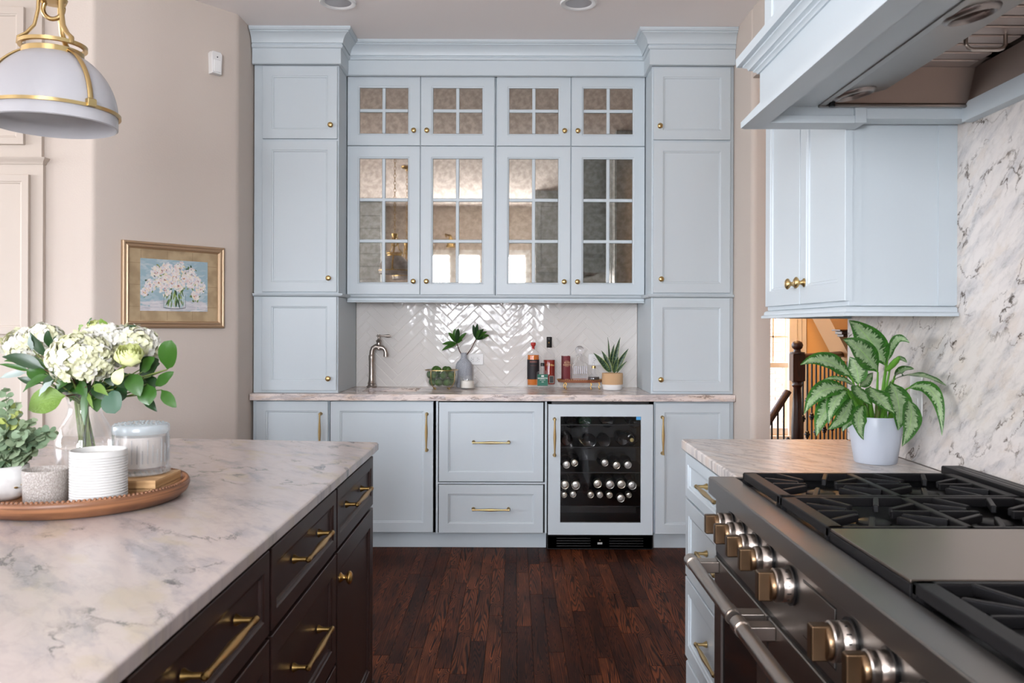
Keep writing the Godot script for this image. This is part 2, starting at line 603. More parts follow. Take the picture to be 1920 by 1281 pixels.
func room() -> void:
	var floor_ := struct("floor", Geo.new().span(-7.3, 5.2, -0.12, -0.012, -9.0, 2.0), M.espresso)
	# oak boards run away from the camera; those of the aisle are laid one by one
	var wide := 0.0635
	var x := -0.56
	while x < 0.75:
		var z := -5.14 + rng.randf() * 0.5 - 0.6
		while z < -1.3:
			var z1 := minf(z + rng.randf_range(0.45, 1.25), -1.3)
			if z1 > -5.14:
				var z0 := maxf(z, -5.14)
				var g := Geo.new().box(Vector3.ZERO, Vector3(wide - 0.0008, 0.012, z1 - z0 - 0.0008), 0.0007)
				var off := Vector2(rng.randf(), rng.randf())
				g.uvmap(func(p: Vector3) -> Vector2: return Vector2(p.x / 0.09 + off.x, p.z / 1.0 + off.y))
				struct("plank", g, M.planks[rng.randi() % 4], floor_).position = Vector3(x + wide / 2, -0.006, (z0 + z1) / 2)
			z = z1
		x += wide
	var rest := Geo.new()
	rest.span(-7.2, -0.5605, -0.012, 0, -5.7, 2.0).span(0.7735, 5.2, -0.012, 0, -9.0, 2.0).span(-0.56, 0.773, -0.012, 0, -1.2995, 2.0).span(-0.5604, 0.7734, -0.012, 0, -5.7, -5.1405)
	rest.uvmap(func(p: Vector3) -> Vector2: return Vector2(p.x / 0.09, p.z))
	struct("floor_surface", rest, M.planks[1], floor_)
	var c := Geo.new()
	c.span(-7.3, 5.2, CEIL, CEIL + 0.15, -9.0, 2.0)
	struct("ceiling", c, M.ceiling)
	struct("wall_back", Geo.new().span(-1.8, 1.385, 0, CEIL, -5.75, -5.585), M.wall)
	# left: the short return beside the cabinets, a wall at an angle with rounded corners, and the pantry wall
	var out := PackedVector2Array([Vector2(-1.545, 5.60), Vector2(-1.545, 4.80)])
	for k in 7:  # rounded outside corner
		var a := k / 6.0 * 0.674
		out.append(Vector2(-1.545 - 0.06 + 0.06 * cos(a), 4.77 - 0.06 * sin(a)))
	var dir := Vector2(-0.6237, -0.7819)
	var start := out[-1]
	var endp := Vector2(-2.033, start.y + dir.y / dir.x * (-2.033 - start.x))
	out.append(endp + Vector2(0.02, 0.025))
	for k in 5:
		var a := 0.674 + k / 4.0 * 0.897
		out.append(endp + Vector2(-0.022, 0.018) + Vector2(cos(a), -sin(a)) * 0.03)
	out.append_array([Vector2(-7.2, endp.y - 0.012), Vector2(-7.2, 5.60)])
	var g := Geo.new()
	g.xf = Transform3D(Basis(Vector3(1, 0, 0), Vector3(0, 0, -1), Vector3(0, 1, 0)), Vector3.ZERO)
	g.prism(out, 0.0, CEIL)
	struct("wall_left", g, M.wall)
	# right: return beside the cabinets, rounded end, opening to the stair hall with a header above
	var r := PackedVector2Array([Vector2(1.283, 5.60), Vector2(1.283, 4.66)])
	for k in 5:
		var a := k / 4.0 * PI / 2
		r.append(Vector2(1.283 + 0.03 - 0.03 * cos(a), 4.66 - 0.03 * sin(a)))
	r.append_array([Vector2(1.385, 4.63), Vector2(1.385, 5.60)])
	g = Geo.new()
	g.xf = Transform3D(Basis(Vector3(1, 0, 0), Vector3(0, 0, -1), Vector3(0, 1, 0)), Vector3.ZERO)
	g.prism(r, 0.0, CEIL)
	struct("wall_right", g, M.wall)
	struct("wall_header", Geo.new().span(1.283, 1.385, 2.66, CEIL, -4.63, -3.017, 0.004), M.wall)
	struct("wall_range", Geo.new().span(1.195, 1.385, 0, CEIL, -3.017, 2.0), M.wall)
	var slab := Geo.new().span(1.175, 1.195, TOP, 1.92, -3.017, -0.4, 0.001)
	var ang := 0.58
	slab.uvmap(func(p: Vector3) -> Vector2:
		var q := Vector2(p.z, p.y).rotated(-ang)
		return Vector2(q.x / 1.3 + 0.13, q.y / 1.3 + 0.3))
	struct("wall_range_slab", slab, M.slab_stone)
	for k in 2:
		var can := thing("recessed_light", ["round white recessed ceiling light nearest the left tall cabinet", "round white recessed ceiling light nearest the right tall cabinet"][k], "ceiling light", Vector3([-0.952, 0.333][k], CEIL, -4.56), "recessed ceiling lights")
		part(can, "trim_ring", Geo.new().lathe(pv([0.070, -0.001, 0.074, -0.006, 0.094, -0.008, 0.098, -0.002, 0.098, 0.0]), 40), M.white)
		part(can, "reflector", Geo.new().lathe(pv([0.0705, -0.002, 0.055, -0.0015, 0.03, -0.001, 0.0, -0.001]), 40), M.opal)


func hall() -> void:
	struct("wall_hall_back", Geo.new().span(1.385, 1.95, -0.5, CEIL, -8.8, -8.6).span(2.78, 5.2, -0.5, CEIL, -8.8, -8.6).span(1.95, 2.78, -0.5, 0.22, -8.8, -8.6).span(1.95, 2.78, 2.4, CEIL, -8.8, -8.6), M.orange)
	struct("wall_hall_right", Geo.new().span(5.1, 5.25, 0, CEIL, -9.0, 2.0), M.wall)
	struct("wall_hall_near", Geo.new().span(1.385, 5.1, 0, CEIL, -2.0, -1.85), M.wall)
	# stair window: casing, sashes, muntins, glass
	var w := Geo.new()
	for k in 3:
		w.span(2.78 - 0.015 * k, 2.93 - 0.05 * k, 0.14, 2.5, -8.6, -8.58 + 0.012 * k, 0.003)
		w.span(1.80 + 0.05 * k, 1.95 + 0.015 * k, 0.14, 2.5, -8.6, -8.58 + 0.012 * k, 0.003)
	w.span(1.80, 2.93, 0.12, 0.22, -8.6, -8.54, 0.004)
	var win := struct("window_1", w, M.trim)
	var lower := Geo.new()
	lower.span(1.95, 2.78, py(688, 8.62), py(679, 8.62), -8.66, -8.62, 0.003).span(1.95, 2.78, 0.22, 0.29, -8.66, -8.62, 0.003).span(1.95, 1.99, 0.22, 0.9, -8.66, -8.62).span(2.765, 2.78, 0.22, 0.9, -8.66, -8.62)
	struct("sash", lower, M.trim, win)
	var upper := Geo.new()
	upper.span(1.95, 1.99, 0.9, 2.4, -8.70, -8.66).span(2.765, 2.78, 0.9, 2.4, -8.70, -8.66).span(1.95, 2.78, 2.33, 2.4, -8.70, -8.66)
	struct("sash", upper, M.trim, win)
	var bars := Geo.new()
	for u in [1449.0, 1420.0, 1378.0]:
		bars.span(px(u, 8.68) - 0.008, px(u, 8.68) + 0.008, 0.92, 2.35, -8.69, -8.67)
	for vv in [630.0, 575.0, 520.0]:
		bars.span(1.97, 2.77, py(vv, 8.68) - 0.008, py(vv, 8.68) + 0.008, -8.69, -8.67)
	struct("muntin", bars, M.trim, win)
	struct("pane", Geo.new().span(1.97, 2.77, 0.92, 2.35, -8.682, -8.678), M.glass, win)
	struct("pane", Geo.new().span(1.97, 2.77, 0.25, 0.92, -8.642, -8.638), M.glass, win)
	# the neighbour's brick wall
	var nb := struct("wall_exterior", Geo.new().span(1.0, 7.0, -3.0, 5.0, -13.2, -13.01), mat(rgb(242, 236, 230), 0.95))
	var bm := [mat(rgb(222, 186, 170), 0.9), mat(rgb(228, 196, 180), 0.9), mat(rgb(212, 172, 156), 0.9), mat(rgb(234, 210, 196), 0.9)]
	var bg := Geo.new().box(Vector3.ZERO, Vector3(0.195, 0.054, 0.03), 0.003).mesh()
	for row in 27:
		for col in 5:
			part(nb, "brick", bg, bm[rng.randi() % 4], Vector3(3.55 + 0.207 * col + (0.1 if row % 2 else 0.0), -0.25 + row * 0.0675, -13.005))
	# wall behind the stairs and the slope of the upper flight
	struct("wall_hall_stair", Geo.new().span(3.6, 5.1, -0.5, CEIL, -8.2, -8.05), M.orange)
	var slope := Geo.new()
	var s0 := at(1532.7, 595, 7.9)
	var s1 := at(1572, 670, 7.9)
	var d := (s1 - s0) * 3.0
	slope.prism(PackedVector2Array([Vector2(s0.x, s0.y) - Vector2(d.x, d.y) * 0.8, Vector2(s1.x, s1.y) + Vector2(d.x, d.y) * 0.02, Vector2(s1.x + 1.6, s1.y - 0.01), Vector2(s1.x + 1.6, s0.y - d.y * 0.8)]), -8.04, -7.6)
	struct("wall_stair_underside", slope, mat(rgb(176, 142, 104), 0.85))
	var sh := thing("wall_shelf", "small brown wooden wall shelf in the orange stair hall", "shelf", at(1580, 628, 7.5))
	part(sh, "board", Geo.new().span(-0.06, 0.25, 0.042, 0.056, -0.1, 0.1, 0.003), M.walnut)
	part(sh, "moulding", Geo.new().span(-0.03, 0.25, 0.012, 0.04, -0.1, 0.06, 0.004).span(-0.01, 0.25, -0.01, 0.012, -0.1, 0.04, 0.004), M.walnut)
	# newel post, landing rail and the rail down the stairs
	var nd := 6.9
	var post := thing("newel_post", "dark turned newel post with a ball finial at the stair head", "newel post", Vector3(px(1495, nd), 0, -nd))
	part(post, "shaft", Geo.new().box(Vector3(0, 0.12, 0), Vector3(0.1, 0.24, 0.1), 0.004).box(Vector3(0, 0.985, 0), Vector3(0.1, 0.22, 0.1), 0.004).lathe(pv([0.045, 0.24, 0.05, 0.26, 0.04, 0.28, 0.046, 0.31, 0.036, 0.34, 0.044, 0.40, 0.046, 0.5, 0.036, 0.7, 0.03, 0.82, 0.044, 0.84, 0.036, 0.86, 0.048, 0.88]), 20), M.walnut)
	part(post, "finial", Geo.new().lathe(pv([0.06, 1.095, 0.06, 1.108, 0.03, 1.112, 0.026, 1.128, 0.04, 1.142, 0.046, 1.165, 0.036, 1.19, 0.012, 1.2, 0.0, 1.2]), 20), M.walnut)
	var rail := thing("stair_railing", "dark landing railing with knotted iron balusters behind the potted plant", "railing", Vector3(px(1495, nd), 0, -nd))
	var dirn := Vector3(0.62, 0, -0.78)
	var hr := Geo.new()
	hr.tube([dirn * 0.06 + Vector3(0, 1.065, 0), dirn * 1.5 + Vector3(0, 1.065, 0)], 0.034, 12, true, 0.8)
	part(rail, "handrail", hr, M.walnut)
	part(rail, "bottom_rail", Geo.new().tube([dirn * 0.06 + Vector3(0, 0.05, 0), dirn * 1.5 + Vector3(0, 0.05, 0)], 0.03, 8), M.walnut)
	for k in 13:
		var b := Geo.new().tube([Vector3(0, 0.06, 0), Vector3(0, 1.05, 0)], 0.008, 6)
		for y in ([0.70, 0.42] if k % 2 else [0.56]):
			b.lathe(pv([0.008, y - 0.03, 0.018, y - 0.02, 0.014, y - 0.012, 0.024, y - 0.006, 0.024, y + 0.006, 0.014, y + 0.012, 0.018, y + 0.02, 0.008, y + 0.03]), 8)
		part(rail, "baluster", b, M.black, dirn * (0.13 + 0.105 * k))
	var down := thing("stair_handrail", "dark wooden handrail sloping down the stairs beside the bright window", "railing", Vector3(px(1478, nd), 0, -nd))
	var a0 := Vector3(0.0, 0.79, 0.0)
	var a1 := Vector3(-0.32, 0.36, 0.12)
	part(down, "handrail", Geo.new().tube([a0, a0.lerp(a1, 0.5), a1 + (a1 - a0) * 0.4], 0.035, 12, true, 0.75), M.walnut)
	for k in 6:
		var f := 0.12 + k * 0.17
		var q := a0.lerp(a1, f)
		part(down, "baluster", Geo.new().tube([Vector3(q.x, -0.1, q.z), Vector3(q.x, q.y, q.z)], 0.008, 6).lathe(pv([0.008, 0.36, 0.02, 0.38, 0.02, 0.4, 0.008, 0.42]), 8) if k == 1 else Geo.new().tube([Vector3(q.x, -0.1, q.z), Vector3(q.x, q.y, q.z)], 0.008, 6), M.black)
	# a glass globe lights the hall from beyond the opening
	var lamp := thing("hall_lamp", "warm glass globe ceiling lamp in the stair hall", "ceiling lamp", Vector3(2.0, 2.45, -7.2))
	var glow := mat(rgb(255, 206, 140), 0.5)
	glow.emission_enabled = true
	glow.emission = rgb(255, 190, 110)
	glow.emission_energy_multiplier = 2.0
	part(lamp, "globe", Geo.new().ball(Vector3.ZERO, 0.1, 20), glow)
	part(lamp, "stem", Geo.new().tube([Vector3(0, 0.09, 0), Vector3(0, CEIL - 2.45, 0)], 0.008, 8), M.brass)
	var o := OmniLight3D.new()
	o.name = "hall_lamp_glow"
	o.light_color = rgb(255, 196, 128)
	o.light_energy = 2.8
	o.light_size = 0.09
	o.omni_range = 12.0
	o.omni_attenuation = 2.0
	o.shadow_enabled = true
	o.position = lamp.position
	add_child(o)


# ---- the part of the house behind and beside the camera: seen in the mirrors, and where the daylight comes in
func behind() -> void:
	var g := Geo.new()
	g.span(-7.2, -5.75, 0, CEIL, 1.8, 1.95).span(-3.65, -1.27, 0, CEIL, 1.8, 1.95).span(-5.75, -3.65, 0, 0.3, 1.8, 1.95).span(-5.75, -3.65, 2.6, CEIL, 1.8, 1.95).span(0.14, 1.385, 0, CEIL, 1.8, 1.95).span(-1.27, 0.14, 2.33, CEIL, 1.8, 1.95).span(-1.27, 0.14, 0, 1.14, 1.8, 1.95).span(-0.91, -0.88, 1.14, 2.33, 1.8, 1.95).span(-0.52, -0.22, 1.14, 2.33, 1.8, 1.95)
	struct("wall_behind", g, M.wall)
	for w in [[-1.27, -0.91], [-0.88, -0.52], [-0.22, 0.14]]:
		sash_window(Transform3D(Basis(Vector3.UP, PI), Vector3((w[0] + w[1]) / 2, 1.735, 1.8)), w[1] - w[0], 1.19)
	sash_window(Transform3D(Basis(Vector3.UP, PI), Vector3(-4.7, 1.45, 1.8)), 2.1, 2.3)
	g = Geo.new()
	g.span(-7.2, -7.0, 0, CEIL, -4.12, -3.8).span(-7.2, -7.0, 0, CEIL, -2.0, -1.8).span(-7.2, -7.0, 0, CEIL, 0.0, 1.95).span(-7.2, -7.0, 0, 0.75, -3.8, 0.0).span(-7.2, -7.0, 2.55, CEIL, -3.8, 0.0)
	struct("wall_side", g, M.wall)
	for z in [-2.9, -0.9]:
		sash_window(Transform3D(Basis(Vector3.UP, PI / 2), Vector3(-7.0, 1.65, z)), 1.8, 1.8)
	# shiplap chimney breast
	var sl := struct("wall_shiplap", Geo.new().span(-2.85, -1.87, 0, CEIL, 1.33, 1.799), M.paint)
	for k in 17:
		part(sl, "shiplap_board", Geo.new().span(-0.49, 0.49, 0.004, 0.172, -0.01, 0.0, 0.002), M.paint, Vector3(-2.36, 0.02 + k * 0.176, 1.329))
	var t := thing("pantry_tower", "tall grey-blue cabinet with paired panelled doors at the near end of the range wall", "cabinet", Vector3(0.72, 0, 0.62))
	part(t, "body", Geo.new().span(-0.47, 0.455, 0, CEIL - 0.002, -0.28, 0.3), M.paint)
	for k in 2:
		door(t, "door", Vector3(-0.235 + k * 0.46, 1.0, -0.3), 0.45, 1.9, 0.07, M.paint, PI)
		door(t, "door", Vector3(-0.235 + k * 0.46, 2.45, -0.3), 0.45, 0.9, 0.07, M.paint, PI)
	var sc := thing("wall_sconce", "brass swing sconce on the wall above the rear windows", "sconce", Vector3(-1.0, 2.55, 1.799))
	part(sc, "arm", Geo.new().tube([Vector3(0, 0.05, 0), Vector3(0, 0.07, -0.1), Vector3(0.08, 0.04, -0.2)], 0.014, 8), M.brass)
	part(sc, "shade", Geo.new().lathe(pv([0.065, -0.12, 0.04, -0.02, 0.02, 0.03, 0.0, 0.03]), 16), M.brass, Vector3(0.08, 0, -0.2))


func sash_window(x: Transform3D, w: float, h: float) -> void:
	used["window"] = int(used.get("window", 1)) + 1
	var o := struct("window_%d" % used.window, Geo.new().ring(w + 0.16, h + 0.16, pv([0, 0, 0, 0.02, 0.08, 0.025, 0.08, -0.13])), M.trim)
	o.transform = x
	struct("sash", Geo.new().ring(w, h, pv([0, -0.10, 0.045, -0.06, 0.05, -0.06, 0.05, -0.1])), M.trim, o)
	var g := Geo.new().box(Vector3(0, 0, -0.08), Vector3(w, 0.035, 0.03))
	for k in (3 if w > 1.0 else 1):
		g.box(Vector3(0 if w < 1.0 else -w / 4 + k * w / 4, 0, -0.08), Vector3(0.02, h, 0.02))
	struct("muntin", g, M.trim, o)
	struct("pane", Geo.new().box(Vector3(0, 0, -0.095), Vector3(w - 0.06, h - 0.06, 0.004)), M.glass, o)


# ---- cabinet parts ----------------------------------------------------------

var meshes := {}


func door(parent: Node3D, called: String, c: Vector3, w: float, h: float, f: float, m: Material, turn := 0.0, panes := Vector2i.ZERO, fb := Vector2.ZERO) -> MeshInstance3D:
	w -= 0.0012
	h -= 0.0012
	var d := part(parent, called, Geo.new().ring(w, h, pv([0, -0.02, 0, -0.0015, 0.0015, 0, f - 0.011, 0, f - 0.008, -0.003, f - 0.002, -0.0045, f, -0.009, f, -0.016])), m, c)
	d.rotation.y = turn
	if panes == Vector2i.ZERO:
		part(d, "panel", Geo.new().box(Vector3(0, 0, -0.0125), Vector3(w - 2 * f + 0.006, h - 2 * f + 0.006, 0.007)), m)
	else:
		var iw := w - 2 * f
		var ih := h - 2 * f
		var b := 0.021
		for k in panes.x - 1:
			part(d, "muntin", Geo.new().box(Vector3(-iw / 2 + iw * (k + 1) / panes.x, 0, -0.0075), Vector3(b, ih, 0.011), 0.004), m)
		for k in panes.y - 1:
			part(d, "muntin", Geo.new().box(Vector3(0, -ih / 2 + ih * (k + 1) / panes.y, -0.0078), Vector3(iw, b, 0.011), 0.004), m)
		for i in panes.x:
			for j in panes.y:
				part(d, "pane", Geo.new().box(Vector3.ZERO, Vector3(iw / panes.x - 0.002, ih / panes.y - 0.002, 0.004)), M.mirror, Vector3(-iw / 2 + iw * (i + 0.5) / panes.x, -ih / 2 + ih * (j + 0.5) / panes.y, -0.014))
	return d


func knob(parent: Node3D, where: Vector3, m: Material, big := 1.0) -> void:
	if not meshes.has("knob"):
		var g := Geo.new()
		g.xf = Transform3D(Basis(Vector3.RIGHT, PI / 2), Vector3.ZERO)
		g.lathe(pv([0.0, 0.0, 0.012, 0.0, 0.012, 0.002, 0.008, 0.005, 0.0055, 0.010, 0.006, 0.014, 0.012, 0.017, 0.0155, 0.021, 0.0155, 0.024, 0.011, 0.028, 0.004, 0.0295, 0.0, 0.0295]), 24)
		meshes.knob = g.mesh()
	part(parent, "knob", meshes.knob, m, where).scale = Vector3.ONE * big


func pull(parent: Node3D, where: Vector3, length: float, m: Material, upright := false) -> void:
	var key := "pull%.3f" % length
	if not meshes.has(key):
		var g := Geo.new()
		var hl := length / 2
		var p := []
		var r := []
		for q in [[-1.06, 0.003], [-1.05, 0.0062], [-1.0, 0.0068], [-0.96, 0.0062], [-0.93, 0.0042], [-0.88, 0.0062], [-0.85, 0.0045], [-0.6, 0.0052], [-0.3, 0.0072], [0.0, 0.0085], [0.3, 0.0072], [0.6, 0.0052], [0.85, 0.0045], [0.88, 0.0062], [0.93, 0.0042], [0.96, 0.0062], [1.0, 0.0068], [1.05, 0.0062], [1.06, 0.003]]:
			p.append(Vector3(q[0] * hl, 0, 0.034))
			r.append(q[1])
		g.tube(p, r, 12)
		for s in [-1.0, 1.0]:
			g.tube([Vector3(s * hl, 0, 0.0), Vector3(s * hl, 0, 0.003), Vector3(s * hl, 0, 0.007), Vector3(s * hl, 0, 0.013), Vector3(s * hl, 0, 0.034)], [0.0105, 0.0105, 0.008, 0.0052, 0.0052], 12)
		meshes[key] = g.mesh()
	var o := part(parent, "pull", meshes[key], m, where)
	if upright: o.rotation.z = PI / 2


# ---- the bar wall -------------------------------------------------------------

func bar_wall() -> void:
	var wall := -5.583
	for s in 2:
		var side: String = ["left", "right"][s]
		var x0: float = [-1.486, 0.807][s]      # doors
		var x1: float = [-1.047, 1.259][s]
		var b0: float = [-1.538, 0.799][s]      # body
		var b1: float = [-1.040, 1.2815][s]
		var kx: float = [-1, 1][s]
		var t := thing("tall_cabinet", "tall blue-grey wall cabinet with two stacked panel doors, %s of the mirrored cabinets" % side, "cabinet", Vector3((b0 + b1) / 2, 1.50, -5.28), "tall side cabinets")
		part(t, "body", Geo.new().span(b0, b1, 1.5, 2.86, wall, -5.02, 0.001), M.paint, Vector3.ZERO, true)
		var w := x1 - x0
		var mid := (x0 + x1) / 2 - t.position.x
		var up := door(t, "door", Vector3(mid, 2.619 - 1.5, 5.28 - 5.0), w, 0.425, 0.066, M.paint)
		knob(up, Vector3(-kx * (w / 2 - 0.036), -0.135, 0), M.brass)
		var lo := door(t, "door", Vector3(mid, 1.9525 - 1.5, 5.28 - 5.0), w, 0.888, 0.066, M.paint)
		knob(lo, Vector3(-kx * (w / 2 - 0.045), -0.364, 0), M.brass)
		part(t, "ledge_moulding", Geo.new().sweep([Vector3(b0, 0, -5.02), Vector3(b1, 0, -5.02), Vector3(b1, 0, -5.26)] if s == 0 else [Vector3(b0, 0, -5.26), Vector3(b0, 0, -5.02), Vector3(b1, 0, -5.02)],
			pv([0, 1.482, 0.018, 1.482, 0.022, 1.487, 0.028, 1.492, 0.028, 1.499, 0.0, 1.499])), M.paint, Vector3.ZERO, true)
		var c := thing("counter_cabinet", "blue-grey one-door cabinet standing on the bar counter, under the %s tall cabinet" % side, "cabinet", Vector3((b0 + b1) / 2, TOP + 0.001, -5.28), "cabinets standing on the bar counter")
		part(c, "body", Geo.new().span(b0, b1, TOP + 0.001, 1.481, wall, -5.02, 0.001), M.paint, Vector3.ZERO, true)
		var ld := door(c, "door", Vector3(mid, 1.2045 - TOP - 0.001, 5.28 - 5.0), w, 0.549, 0.066, M.paint)
		knob(ld, Vector3(-kx * (w / 2 - 0.045), -0.204, 0), M.brass)
	# mirrored cabinets: two pairs of small doors above two pairs of tall ones
	for k in 2:
		var side: String = ["left", "right"][k]
		var a: float = [-1.035, -0.122][k]
		var b: float = [-0.125, 0.795][k]
		for row in 2:
			var y0: float = [1.50, 2.4175][row]
			var y1: float = [2.4165, 2.86][row]
			var t := thing("mirror_cabinet", "%s pair of blue-grey cabinet doors with antique-mirror panes, %s" % [["tall lower", "short upper"][row], side + " half of the bar"], "cabinet", Vector3((a + b) / 2, y0, -5.42), "mirror-paned cabinets over the bar")
			part(t, "body", Geo.new().span(a, b, y0, y1, wall, -5.265, 0.001), M.paint, Vector3.ZERO, true)
			for j in 2:
				var da: float = [[-1.035, -0.5835], [-0.1155, 0.3425]][k][j]
				var db: float = [[-0.5875, -0.131], [0.3375, 0.794]][k][j]
				var h: float = [0.911, 0.430][row]
				var yc: float = [1.959, 2.6345][row]
				var d := door(t, "door", Vector3((da + db) / 2 - t.position.x, yc - y0, 5.42 - 5.245), db - da, h, 0.0745, M.paint, 0.0, Vector2i(2, [3, 2][row]))
				knob(d, Vector3((1 if j == 0 else -1) * ((db - da) / 2 - 0.038), [-0.375, -0.125][row], 0), M.brass)
	var rail := thing("light_rail", "long blue-grey moulding under the mirrored cabinets above the tiles", "moulding", Vector3(-0.12, 1.455, -5.3))
	part(rail, "moulding", Geo.new().sweep([Vector3(-1.036, 0, -5.265), Vector3(0.795, 0, -5.265)], pv([-0.02, 1.455, 0.012, 1.455, 0.014, 1.464, 0.004, 1.468, 0.004, 1.480, 0.016, 1.486, 0.024, 1.492, 0.024, 1.499, -0.02, 1.499])), M.paint, Vector3.ZERO, true)
	part(rail, "bottom_board", Geo.new().span(-1.036, 0.795, 1.484, 1.499, wall, -5.286), M.paint, Vector3.ZERO, true)
	# frieze and crown run along all of it
	var crown := thing("crown_moulding", "stepped blue-grey crown moulding and frieze along the top of the bar cabinets", "moulding", Vector3(-0.12, 2.83, -5.2))
	var plan := [Vector3(-1.540, 0, -4.98), Vector3(-1.022, 0, -4.98), Vector3(-1.022, 0, -5.205), Vector3(0.781, 0, -5.205), Vector3(0.781, 0, -4.98), Vector3(1.2815, 0, -4.98)]
	part(crown, "frieze", Geo.new().sweep(plan, pv([-0.018, 2.838, -0.006, 2.838, 0.0, 2.842, 0.0, 3.0, -0.018, 3.0])), M.paint, Vector3.ZERO, true)
	part(crown, "cornice", Geo.new().sweep(plan, pv([-0.01, 2.929, 0.004, 2.929, 0.011, 2.934, 0.013, 2.941, 0.011, 2.948, 0.006, 2.951, 0.006, 2.956, 0.014, 2.957, 0.016, 2.968, 0.022, 2.984, 0.032, 2.998, 0.044, 3.008, 0.053, 3.012, 0.053, 3.017, 0.063, 3.019, 0.065, 3.024, 0.068, 3.026, 0.068, CEIL - 0.001, -0.01, CEIL - 0.001])), M.paint, Vector3.ZERO, true)
	# herringbone tile, each piece on the grout
	var grout := struct("wall_tile_backsplash", Geo.new().span(-1.037, 0.796, TOP, 1.50, -5.584, -5.573), M.grout)
	herringbone(grout)
	# base cabinets
	var zf := -4.985
	var base := thing("base_cabinet", "narrow blue-grey base cabinet door at the left end of the bar, partly behind the island", "cabinet", Vector3(-1.30, 0.1, -5.3), "bar base cabinets")
	part(base, "body", Geo.new().span(-1.535, -1.086, 0.1, 0.874, wall, -5.005, 0.001), M.paint, Vector3.ZERO, true)
	var d1 := door(base, "door", Vector3(-1.302 + 1.30, 0.486 - 0.1, 5.3 - 4.985), 0.42, 0.764, 0.066, M.paint)
	pull(d1, Vector3(0.210 - 0.042, 0.205, 0), 0.21, M.brass, true)
	base = thing("base_cabinet", "wide blue-grey base cabinet door with a vertical brass pull, left of the bar drawers", "cabinet", Vector3(-0.77, 0.1, -5.3), "bar base cabinets")
	part(base, "body", Geo.new().span(-1.084, -1.066, 0.1, 0.874, wall, -5.005, 0.001).span(-0.48, -0.462, 0.1, 0.874, wall, -5.005, 0.001).span(-1.084, -0.462, 0.1, 0.118, wall, -5.005, 0.001).span(-1.084, -0.462, 0.1, 0.874, -5.021, -5.005, 0.001), M.paint, Vector3.ZERO, true)
	d1 = door(base, "door", Vector3(-0.7775 + 0.77, 0.486 - 0.1, 5.3 - 4.985), 0.602, 0.764, 0.066, M.paint)
	pull(d1, Vector3(0.301 - 0.038, 0.205, 0), 0.21, M.brass, true)
	base = thing("drawer_cabinet", "blue-grey two-drawer base cabinet between the wide door and the wine cooler", "cabinet", Vector3(-0.14, 0.1, -5.3), "bar base cabinets")
	part(base, "body", Geo.new().span(-0.460, 0.186, 0.1, 0.874, wall, -5.005, 0.001).span(-0.4605, -0.449, 0.1, 0.874, -5.006, -4.987).span(0.176, 0.187, 0.1, 0.874, -5.006, -4.987).span(-0.449, 0.176, 0.388, 0.397, -5.006, -4.987), M.paint, Vector3.ZERO, true)
	part(base, "shadow_gap", Geo.new().span(-0.449, 0.176, 0.1, 0.874, -5.006, -5.004), M.dark_gap, Vector3.ZERO, true)
	for k in 2:
		var y0: float = [0.402, 0.102][k]
		var y1: float = [0.866, 0.384][k]
		var dr := door(base, "drawer", Vector3(-0.1385 + 0.14, (y0 + y1) / 2 - 0.1, 5.3 - 4.98), 0.610, y1 - y0, 0.064, M.paint)
		pull(dr, Vector3(0, [0.0, 0.001][k], 0), 0.205, M.brass)
	base = thing("base_cabinet", "blue-grey base cabinet door with a vertical brass pull, right of the wine cooler", "cabinet", Vector3(1.04, 0.1, -5.3), "bar base cabinets")
	part(base, "body", Geo.new().span(0.815, 1.281, 0.1, 0.874, wall, -5.005, 0.001), M.paint, Vector3.ZERO, true)
	d1 = door(base, "door", Vector3(1.037 - 1.04, 0.481 - 0.1, 5.3 - 4.985), 0.436, 0.768, 0.066, M.paint)
	pull(d1, Vector3(-0.218 + 0.042, 0.195, 0), 0.21, M.brass, true)
	var kick := thing("toe_kick", "recessed blue-grey toe board under the bar base cabinets", "toe board", Vector3(-0.13, 0, -5.06))
	part(kick, "board", Geo.new().span(-1.54, 0.187, 0, 0.099, -5.075, -5.055, 0.001), M.paint, Vector3.ZERO, true)
	part(kick, "board", Geo.new().span(0.812, 1.282, 0, 0.099, -5.075, -5.055, 0.001), M.paint, Vector3.ZERO, true)
	wine_cooler()


